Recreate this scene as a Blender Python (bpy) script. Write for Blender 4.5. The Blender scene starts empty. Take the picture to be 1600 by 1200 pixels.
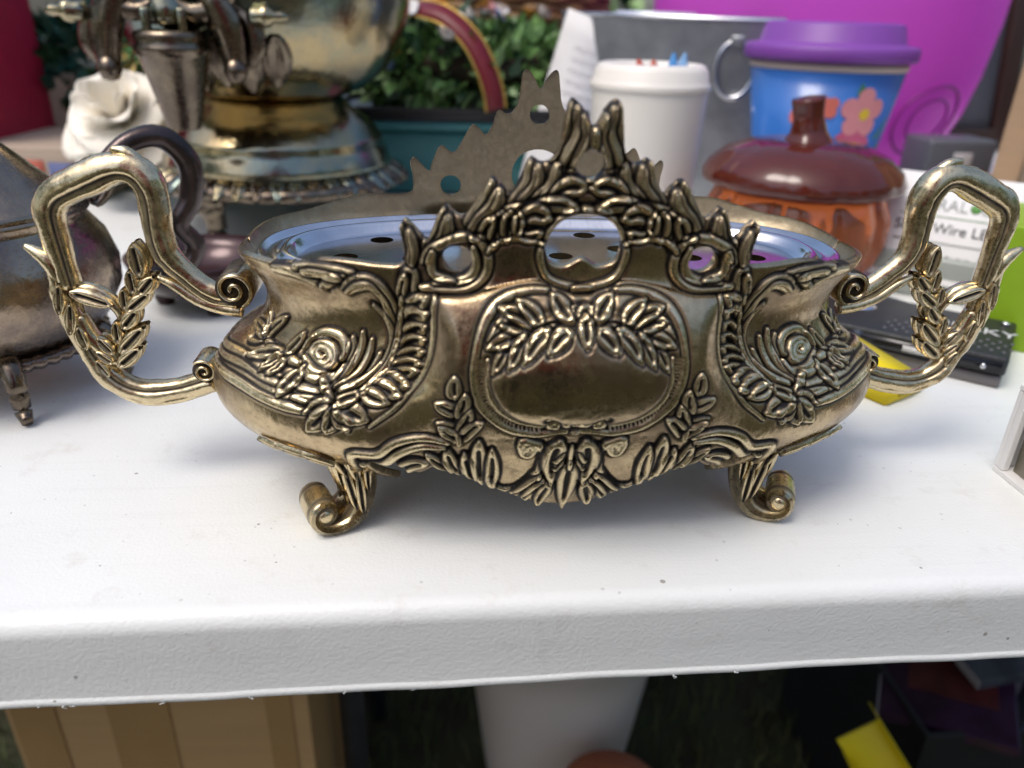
import bpy, bmesh, math, random
import numpy as np
from mathutils import Vector, Matrix
R = math.radians
random.seed(7); np.random.seed(7)
scn = bpy.context.scene
COL = scn.collection

# ------------------------------------------------------------------ camera
# world: table top is z = 0, origin under the middle of the planter, +y away from the viewer, metres
cam_d = bpy.data.cameras.new('camera'); cam = bpy.data.objects.new('camera', cam_d); COL.objects.link(cam)
cam_d.sensor_width = 36.0; cam_d.lens = 27.0; cam_d.clip_start = 0.01; cam_d.clip_end = 500
fwd = Vector((0.0945, 0.8962, -0.4334)).normalized(); rgt = Vector((0.9954, -0.0911, 0.0286))
rgt = (rgt - fwd * rgt.dot(fwd)).normalized(); upv = rgt.cross(fwd)
m = Matrix((rgt, upv, -fwd)).transposed().to_4x4(); m.translation = Vector((-0.0522, -0.3341, 0.2091))
cam.matrix_world = m
cam_d.dof.use_dof = True; cam_d.dof.focus_distance = 0.35; cam_d.dof.aperture_fstop = 6.0
scn.camera = cam

# ------------------------------------------------------------------ sky and sun
SUN_EL, SUN_AZ = 62.0, -125.0        # azimuth measured from +y (away from the viewer) towards +x
wd = bpy.data.worlds.new('World'); scn.world = wd; wd.use_nodes = True
nt = wd.node_tree; bg = nt.nodes['Background']
sky = nt.nodes.new('ShaderNodeTexSky'); sky.sky_type = 'NISHITA'; sky.sun_disc = False
sky.sun_elevation = R(SUN_EL); sky.sun_rotation = R(SUN_AZ); sky.air_density = 0.95; sky.dust_density = 3.5; sky.ozone_density = 1.0
nt.links.new(sky.outputs[0], bg.inputs[0]); bg.inputs[1].default_value = 0.15
sd = bpy.data.lights.new('sun', 'SUN'); sun = bpy.data.objects.new('sun', sd); COL.objects.link(sun)
sd.energy = 0.8; sd.angle = R(24.0); sd.color = (1.0, 0.97, 0.92)
to_sun = Vector((math.sin(R(SUN_AZ)) * math.cos(R(SUN_EL)), math.cos(R(SUN_AZ)) * math.cos(R(SUN_EL)), math.sin(R(SUN_EL))))
sun.rotation_euler = to_sun.to_track_quat('Z', 'Y').to_euler(); sun.location = to_sun * 5
vs = scn.view_settings; vs.view_transform = 'Standard'; vs.look = 'None'; vs.exposure = 0.62; vs.gamma = 1.0; vs.use_curve_mapping = False

# ------------------------------------------------------------------ helpers: materials
def node(nt, t, **kw):
    n = nt.nodes.new(t)
    for k, v in kw.items(): setattr(n, k, v)
    return n
def mat(name, col, rough=0.5, metal=0.0, var=0.0, col2=None, scale=40.0, bump=0.0, bscale=300.0, trans=0.0, ior=1.45, spec=0.5, sheen=0.0, coat=0.0, detail=4.0, stretch=None, rvar=0.0, sss=0.0):
    """plain procedural material: noise mixes col and col2, second noise gives fine relief"""
    M = bpy.data.materials.new(name); M.use_nodes = True; nt = M.node_tree; b = nt.nodes['Principled BSDF']
    c2 = col2 if col2 else tuple(max(0, c * (1 - var)) for c in col)
    tc = node(nt, 'ShaderNodeTexCoord'); src = tc.outputs['Object']
    if stretch:
        mp = node(nt, 'ShaderNodeMapping'); mp.inputs['Scale'].default_value = stretch; nt.links.new(src, mp.inputs[0]); src = mp.outputs[0]
    if var > 0 or col2:
        nz = node(nt, 'ShaderNodeTexNoise'); nz.inputs['Scale'].default_value = scale; nz.inputs['Detail'].default_value = detail
        nt.links.new(src, nz.inputs['Vector'])
        rp = node(nt, 'ShaderNodeValToRGB'); rp.color_ramp.elements[0].position = 0.35; rp.color_ramp.elements[1].position = 0.68
        rp.color_ramp.elements[0].color = (*c2, 1); rp.color_ramp.elements[1].color = (*col, 1)
        nt.links.new(nz.outputs[0], rp.inputs[0]); nt.links.new(rp.outputs[0], b.inputs['Base Color'])
        if rvar:
            mr = node(nt, 'ShaderNodeMapRange'); mr.inputs[3].default_value = rough + rvar; mr.inputs[4].default_value = rough
            nt.links.new(nz.outputs[0], mr.inputs[0]); nt.links.new(mr.outputs[0], b.inputs['Roughness'])
    else: b.inputs['Base Color'].default_value = (*col, 1)
    if not rvar: b.inputs['Roughness'].default_value = rough
    b.inputs['Metallic'].default_value = metal; b.inputs['IOR'].default_value = ior
    b.inputs['Transmission Weight'].default_value = trans; b.inputs['Specular IOR Level'].default_value = spec
    b.inputs['Sheen Weight'].default_value = sheen; b.inputs['Coat Weight'].default_value = coat
    if sss: b.inputs['Subsurface Weight'].default_value = sss; b.inputs['Subsurface Radius'].default_value = (.01, .008, .006)
    if bump > 0:
        n2 = node(nt, 'ShaderNodeTexNoise'); n2.inputs['Scale'].default_value = bscale; n2.inputs['Detail'].default_value = 3
        nt.links.new(src, n2.inputs['Vector'])
        bp = node(nt, 'ShaderNodeBump'); bp.inputs['Strength'].default_value = bump; bp.inputs['Distance'].default_value = 0.001
        nt.links.new(n2.outputs[0], bp.inputs['Height']); nt.links.new(bp.outputs[0], b.inputs['Normal'])
    return M

# ------------------------------------------------------------------ helpers: meshes
def tag(o, label=None, cat=None, group=None, kind=None):
    if label: o['label'] = label
    if cat: o['category'] = cat
    if group: o['group'] = group
    if kind: o['kind'] = kind
    return o
def link(name, me, material=None, parent=None, loc=(0, 0, 0), rot=(0, 0, 0), smooth=True):
    if material and not me.materials: me.materials.append(material)
    if smooth: me.shade_smooth()
    o = bpy.data.objects.new(name, me); COL.objects.link(o); o.location = loc; o.rotation_euler = rot
    if parent: o.parent = parent
    return o
def pyd(name, V, F):
    me = bpy.data.meshes.new(name); me.from_pydata([tuple(v) for v in V], [], [tuple(f) for f in F]); me.validate(); me.update(); return me
def empty(name, loc=(0, 0, 0), rz=0.0):
    o = bpy.data.objects.new(name, None); COL.objects.link(o); o.location = loc; o.rotation_euler = (0, 0, rz); o.empty_display_size = .02; return o
def fix(me):
    bm = bmesh.new(); bm.from_mesh(me); bmesh.ops.remove_doubles(bm, verts=bm.verts, dist=1e-6); bmesh.ops.recalc_face_normals(bm, faces=bm.faces); bm.to_mesh(me); bm.free(); return me
def spline(P, n):
    """Catmull-Rom through P, n points"""
    P = np.array(P, float); k = len(P)
    if k == 2: t = np.linspace(0, 1, n)[:, None]; return P[0] * (1 - t) + P[1] * t
    E = np.vstack([2 * P[0] - P[1], P, 2 * P[-1] - P[-2]]); out = []
    for u in np.linspace(0, k - 1 - 1e-9, n):
        i = int(u); t = u - i; a, b, c, d = E[i:i + 4]
        out.append(.5 * (2 * b + (c - a) * t + (2 * a - 5 * b + 4 * c - d) * t * t + (3 * b - a - 3 * c + d) * t ** 3))
    return np.array(out)
def lathe(name, prof, seg=48, sx=1.0, sy=1.0, cap=True, wob=None):
    """prof = [(r, z)...]; wob(angle, i, r) -> r"""
    V, F = [], []
    for i, (r, z) in enumerate(prof):
        for k in range(seg):
            a = 2 * math.pi * k / seg; rr = wob(a, i, r) if wob else r
            V.append((rr * math.cos(a) * sx, rr * math.sin(a) * sy, z))
    n = len(prof)
    for i in range(n - 1):
        for k in range(seg):
            k2 = (k + 1) % seg; F.append((i * seg + k, i * seg + k2, (i + 1) * seg + k2, (i + 1) * seg + k))
    if cap:
        if prof[0][0] > 1e-5: F.append(tuple(range(seg))[::-1])
        if prof[-1][0] > 1e-5: F.append(tuple((n - 1) * seg + k for k in range(seg)))
    return fix(pyd(name, V, F))
def tube(name, path, rad, seg=12, flat=None, twist_ref=(0, 1, 0), prof=None, n=None, caps=True):
    """sweep along path (points); rad number or list; flat = (a, b) scale of the cross-section; prof(angle) -> radius factor"""
    P = spline(path, n) if n else np.array(path, float)
    m = len(P); rad = np.interp(np.linspace(0, 1, m), np.linspace(0, 1, len(rad)), rad) if hasattr(rad, '__len__') else np.full(m, rad)
    T = np.gradient(P, axis=0); T /= np.linalg.norm(T, axis=1)[:, None] + 1e-12
    ref = np.array(twist_ref, float); V, F = [], []
    fa, fb = flat if flat else (1, 1)
    for i in range(m):
        b = ref - T[i] * (ref @ T[i]); b /= np.linalg.norm(b) + 1e-12; a = np.cross(b, T[i])
        for k in range(seg):
            w = 2 * math.pi * k / seg; f = prof(w) if prof else 1.0
            V.append(P[i] + (a * math.cos(w) * fa + b * math.sin(w) * fb) * rad[i] * f)
    for i in range(m - 1):
        for k in range(seg):
            k2 = (k + 1) % seg; F.append((i * seg + k, i * seg + k2, (i + 1) * seg + k2, (i + 1) * seg + k))
    if caps: F.append(tuple(range(seg))[::-1]); F.append(tuple((m - 1) * seg + k for k in range(seg)))
    return fix(pyd(name, V, F))
def box(name, x0, x1, y0, y1, z0, z1, bev=0.0, taper=1.0, seg=2):
    bm = bmesh.new(); bmesh.ops.create_cube(bm, size=1)
    for v in bm.verts:
        t = taper if v.co.z < 0 else 1.0
        cx, cy = (x0 + x1) / 2, (y0 + y1) / 2
        v.co = Vector((cx + v.co.x * (x1 - x0) * t, cy + v.co.y * (y1 - y0) * t, z0 if v.co.z < 0 else z1))
    if bev: bmesh.ops.bevel(bm, geom=bm.edges[:], offset=bev, segments=seg, affect='EDGES', profile=.5)
    me = bpy.data.meshes.new(name); bm.to_mesh(me); bm.free(); return me
def leaf3d(name, base, tip, w, normal, th=0.003, bend=0.0, nu=14, nv=11, slot=0.5, side=(0.0,)):
    """a cast leaf: pointed oval with a raised outline and a sunk middle, closed underneath"""
    base, tip, n = np.array(base, float), np.array(tip, float), np.array(normal, float)
    ax = tip - base; L = np.linalg.norm(ax); ax /= L; n = n - ax * (n @ ax); n /= np.linalg.norm(n); sd_ = np.cross(n, ax)
    V, F = [], []
    for i in range(nu):
        a = i / (nu - 1); ww = w * max(.02, math.sin(math.pi * min(1, a ** .85 * .93 + .05)) ** .55)
        c = base + ax * L * a + n * bend * math.sin(math.pi * a)
        for j in range(nv):
            b = -1 + 2 * j / (nv - 1)
            h = th * math.sqrt(max(0, 1 - b * b * .98)) * (1 - slot * math.exp(-(b / .3) ** 2) * (1 if .12 < a < .86 else .25))
            V.append(c + sd_ * ww * b + n * h)
    N = len(V)
    for i in range(nu):
        a = i / (nu - 1); ww = w * max(.02, math.sin(math.pi * min(1, a ** .85 * .93 + .05)) ** .55)
        c = base + ax * L * a + n * bend * math.sin(math.pi * a)
        for j in range(nv):
            b = -1 + 2 * j / (nv - 1); V.append(c + sd_ * ww * b - n * th * .6 * math.sqrt(max(0, 1 - b * b * .98)))
    for i in range(nu - 1):
        for j in range(nv - 1):
            q = (i * nv + j, (i + 1) * nv + j, (i + 1) * nv + j + 1, i * nv + j + 1); F.append(q[::-1]); F.append(tuple(x + N for x in q))
    me = pyd(name, V, F)
    bm = bmesh.new(); bm.from_mesh(me); bmesh.ops.remove_doubles(bm, verts=bm.verts, dist=w * .06); bmesh.ops.recalc_face_normals(bm, faces=bm.faces)
    lay = bm.verts.layers.float.new('tarnish')
    bm.to_mesh(me); bm.free(); return me
def text_mesh(name, s, size, ext=0.0002):
    c = bpy.data.curves.new(name, 'FONT'); c.body = s; c.size = size; c.extrude = ext; c.align_x = 'CENTER'; c.align_y = 'CENTER'
    o = bpy.data.objects.new(name, c); COL.objects.link(o); dg = bpy.context.evaluated_depsgraph_get(); dg.update()
    me = bpy.data.meshes.new_from_object(o.evaluated_get(dg)); bpy.data.objects.remove(o); bpy.data.curves.remove(c); me.name = name; return me
def attr(me, name, arr):
    a = me.attributes.get(name) or me.attributes.new(name, 'FLOAT', 'POINT'); a.data.foreach_set('value', np.asarray(arr, np.float32))

# ------------------------------------------------------------------ antiqued metal
def antique(name, gold, mid, dark, rough=0.27, tint=(0.30, 0.20, 0.24), blotch=38.0, dirt=1.0, cut=0.5):
    """rubbed antique plate: polished ridges, browned fields, black patina left in the cast grooves (attributes tarnish / rub)"""
    M = bpy.data.materials.new(name); M.use_nodes = True; nt = M.node_tree; b = nt.nodes['Principled BSDF']; L = nt.links.new
    tc = node(nt, 'ShaderNodeTexCoord')
    def nz(scale, det, rough_=.55, st=None):
        n = node(nt, 'ShaderNodeTexNoise'); n.inputs['Scale'].default_value = scale; n.inputs['Detail'].default_value = det; n.inputs['Roughness'].default_value = rough_
        if st:
            mp = node(nt, 'ShaderNodeMapping'); mp.inputs['Scale'].default_value = st; L(tc.outputs['Object'], mp.inputs[0]); L(mp.outputs[0], n.inputs['Vector'])
        else: L(tc.outputs['Object'], n.inputs['Vector'])
        return n.outputs[0]
    def rng(v, a, b_, c, d):
        n = node(nt, 'ShaderNodeMapRange'); n.inputs[1].default_value = a; n.inputs[2].default_value = b_; n.inputs[3].default_value = c; n.inputs[4].default_value = d; L(v, n.inputs[0]); return n.outputs[0]
    def mix(f, A, B_):
        n = node(nt, 'ShaderNodeMix', data_type='RGBA'); L(f, n.inputs[0])
        for s, i in ((A, 6), (B_, 7)):
            if isinstance(s, tuple): n.inputs[i].default_value = (*s, 1)
            else: L(s, n.inputs[i])
        return n.outputs[2]
    def mth(op, a, b_):
        n = node(nt, 'ShaderNodeMath', operation=op, use_clamp=True)
        for s, i in ((a, 0), (b_, 1)):
            if isinstance(s, (int, float)): n.inputs[i].default_value = s
            else: L(s, n.inputs[i])
        return n.outputs[0]
    ta = node(nt, 'ShaderNodeAttribute', attribute_name='tarnish').outputs['Fac']; ru = node(nt, 'ShaderNodeAttribute', attribute_name='rub').outputs['Fac']
    big = nz(blotch, 5, .6); fine = nz(330, 6, .7); scr = nz(260, 4, .6, (1, 1, .18))
    c = mix(rng(big, .40, .60, 0, 1), mid, tuple(.3 * a + .7 * b_ for a, b_ in zip(mid, tint)))
    c = mix(mth('MULTIPLY', rng(fine, .5, .72, 0, 1), rng(big, .35, .6, .55, .1)), c, tuple(x * .42 for x in mid))
    med = nz(95, 3, .5); ru = mth('MULTIPLY', ru, mth('MULTIPLY', rng(fine, .36, .56, .45, 1), rng(big, .36, .58, .55, 1)))
    c = mix(ru, c, gold)
    tt = mth('MULTIPLY', ta, rng(fine, .25, .6, 1.0, 1.3))
    c = mix(tt, c, dark)
    L(c, b.inputs['Base Color'])
    L(mth('SUBTRACT', 1.0, mth('MULTIPLY', tt, .75)), b.inputs['Metallic'])
    r0 = rng(big, .3, .7, rough - .06, rough + .13)
    r1 = mth('ADD', r0, mth('MULTIPLY', rng(fine, .45, .7, 0, 1), .16 * dirt))
    L(mth('ADD', r1, mth('MULTIPLY', tt, .25)), b.inputs['Roughness'])
    bp = node(nt, 'ShaderNodeBump'); bp.inputs['Strength'].default_value = .22; bp.inputs['Distance'].default_value = .0006
    L(mth('ADD', mth('MULTIPLY', fine, .6), mth('MULTIPLY', scr, .4)), bp.inputs['Height'])
    b2 = node(nt, 'ShaderNodeBump'); b2.inputs['Strength'].default_value = .5; b2.inputs['Distance'].default_value = .0011; L(med, b2.inputs['Height']); L(b2.outputs[0], bp.inputs['Normal']); L(bp.outputs[0], b.inputs['Normal'])
    return M
M_PLATE = antique('antique_plate', (0.86, 0.73, 0.46), (0.56, 0.44, 0.265), (0.009, 0.006, 0.004), rough=.2, tint=(0.24, 0.17, 0.115), blotch=30)
M_INNER = antique('dull_plate', (0.58, 0.50, 0.34), (0.42, 0.355, 0.235), (0.04, 0.03, 0.02), rough=.42, blotch=60, tint=(.26, .21, .14))

# ------------------------------------------------------------------ the planter's shell (millimetres; s = arc position on the front half, z = height)
# ---- planter shell, millimetres; s = arc position along the front half (0 = middle), z = height
ZA=np.array([0,8,14,20,28,40,53,63,75,84,92,99,105,111,117,122,200.]); VA=np.array([50,66,82,98,118,139,151,152.5,146,134,128,126,127,130.5,135,137,139.])
ZB=np.array([0,12,25,40,54,70,85,97,106,112,117,121,126,132,145,165,200.]); VB=np.array([50,56,62,68.5,73.5,78,80,79.5,77,74,70.5,68.3,67.8,68.5,69.8,70.8,72.5])
def smooth_interp(z,X,Y):
    # monotone-ish cubic (Catmull-Rom on non-uniform knots)
    m=np.gradient(Y,X); z=np.clip(z,X[0],X[-1]); i=np.clip(np.searchsorted(X,z)-1,0,len(X)-2)
    h=X[i+1]-X[i]; t=(z-X[i])/h
    return (2*t**3-3*t**2+1)*Y[i]+(t**3-2*t**2+t)*h*m[i]+(-2*t**3+3*t**2)*Y[i+1]+(t**3-t**2)*h*m[i+1]
NEXP=2.5
_t=np.linspace(0,np.pi/2,4001)
def _se(t,A,B): return A*np.sin(t)**(2/NEXP),B*np.cos(t)**(2/NEXP)
_x,_y=_se(_t,150.,72.)
_s=np.concatenate([[0],np.cumsum(np.hypot(np.diff(_x),np.diff(_y)))])
SMAX=_s[-1]
# unit superellipse as function of s
_ux,_uy=_x/150.,_y/72.
def base(s,z):
    a=np.clip(np.abs(s),0,SMAX); ux=np.interp(a,_s,_ux)*np.sign(s); uy=np.interp(a,_s,_uy)
    A=smooth_interp(z,ZA,VA); Bc=smooth_interp(z,ZB,VB); Bs=A*0.49
    w=np.clip((a-52)/26,0,1); w=w*w*(3-2*w)
    w=w*1.0
    B=Bc*(1-w)+Bs*w
    return ux*A,-uy*B,z+0*ux

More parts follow.
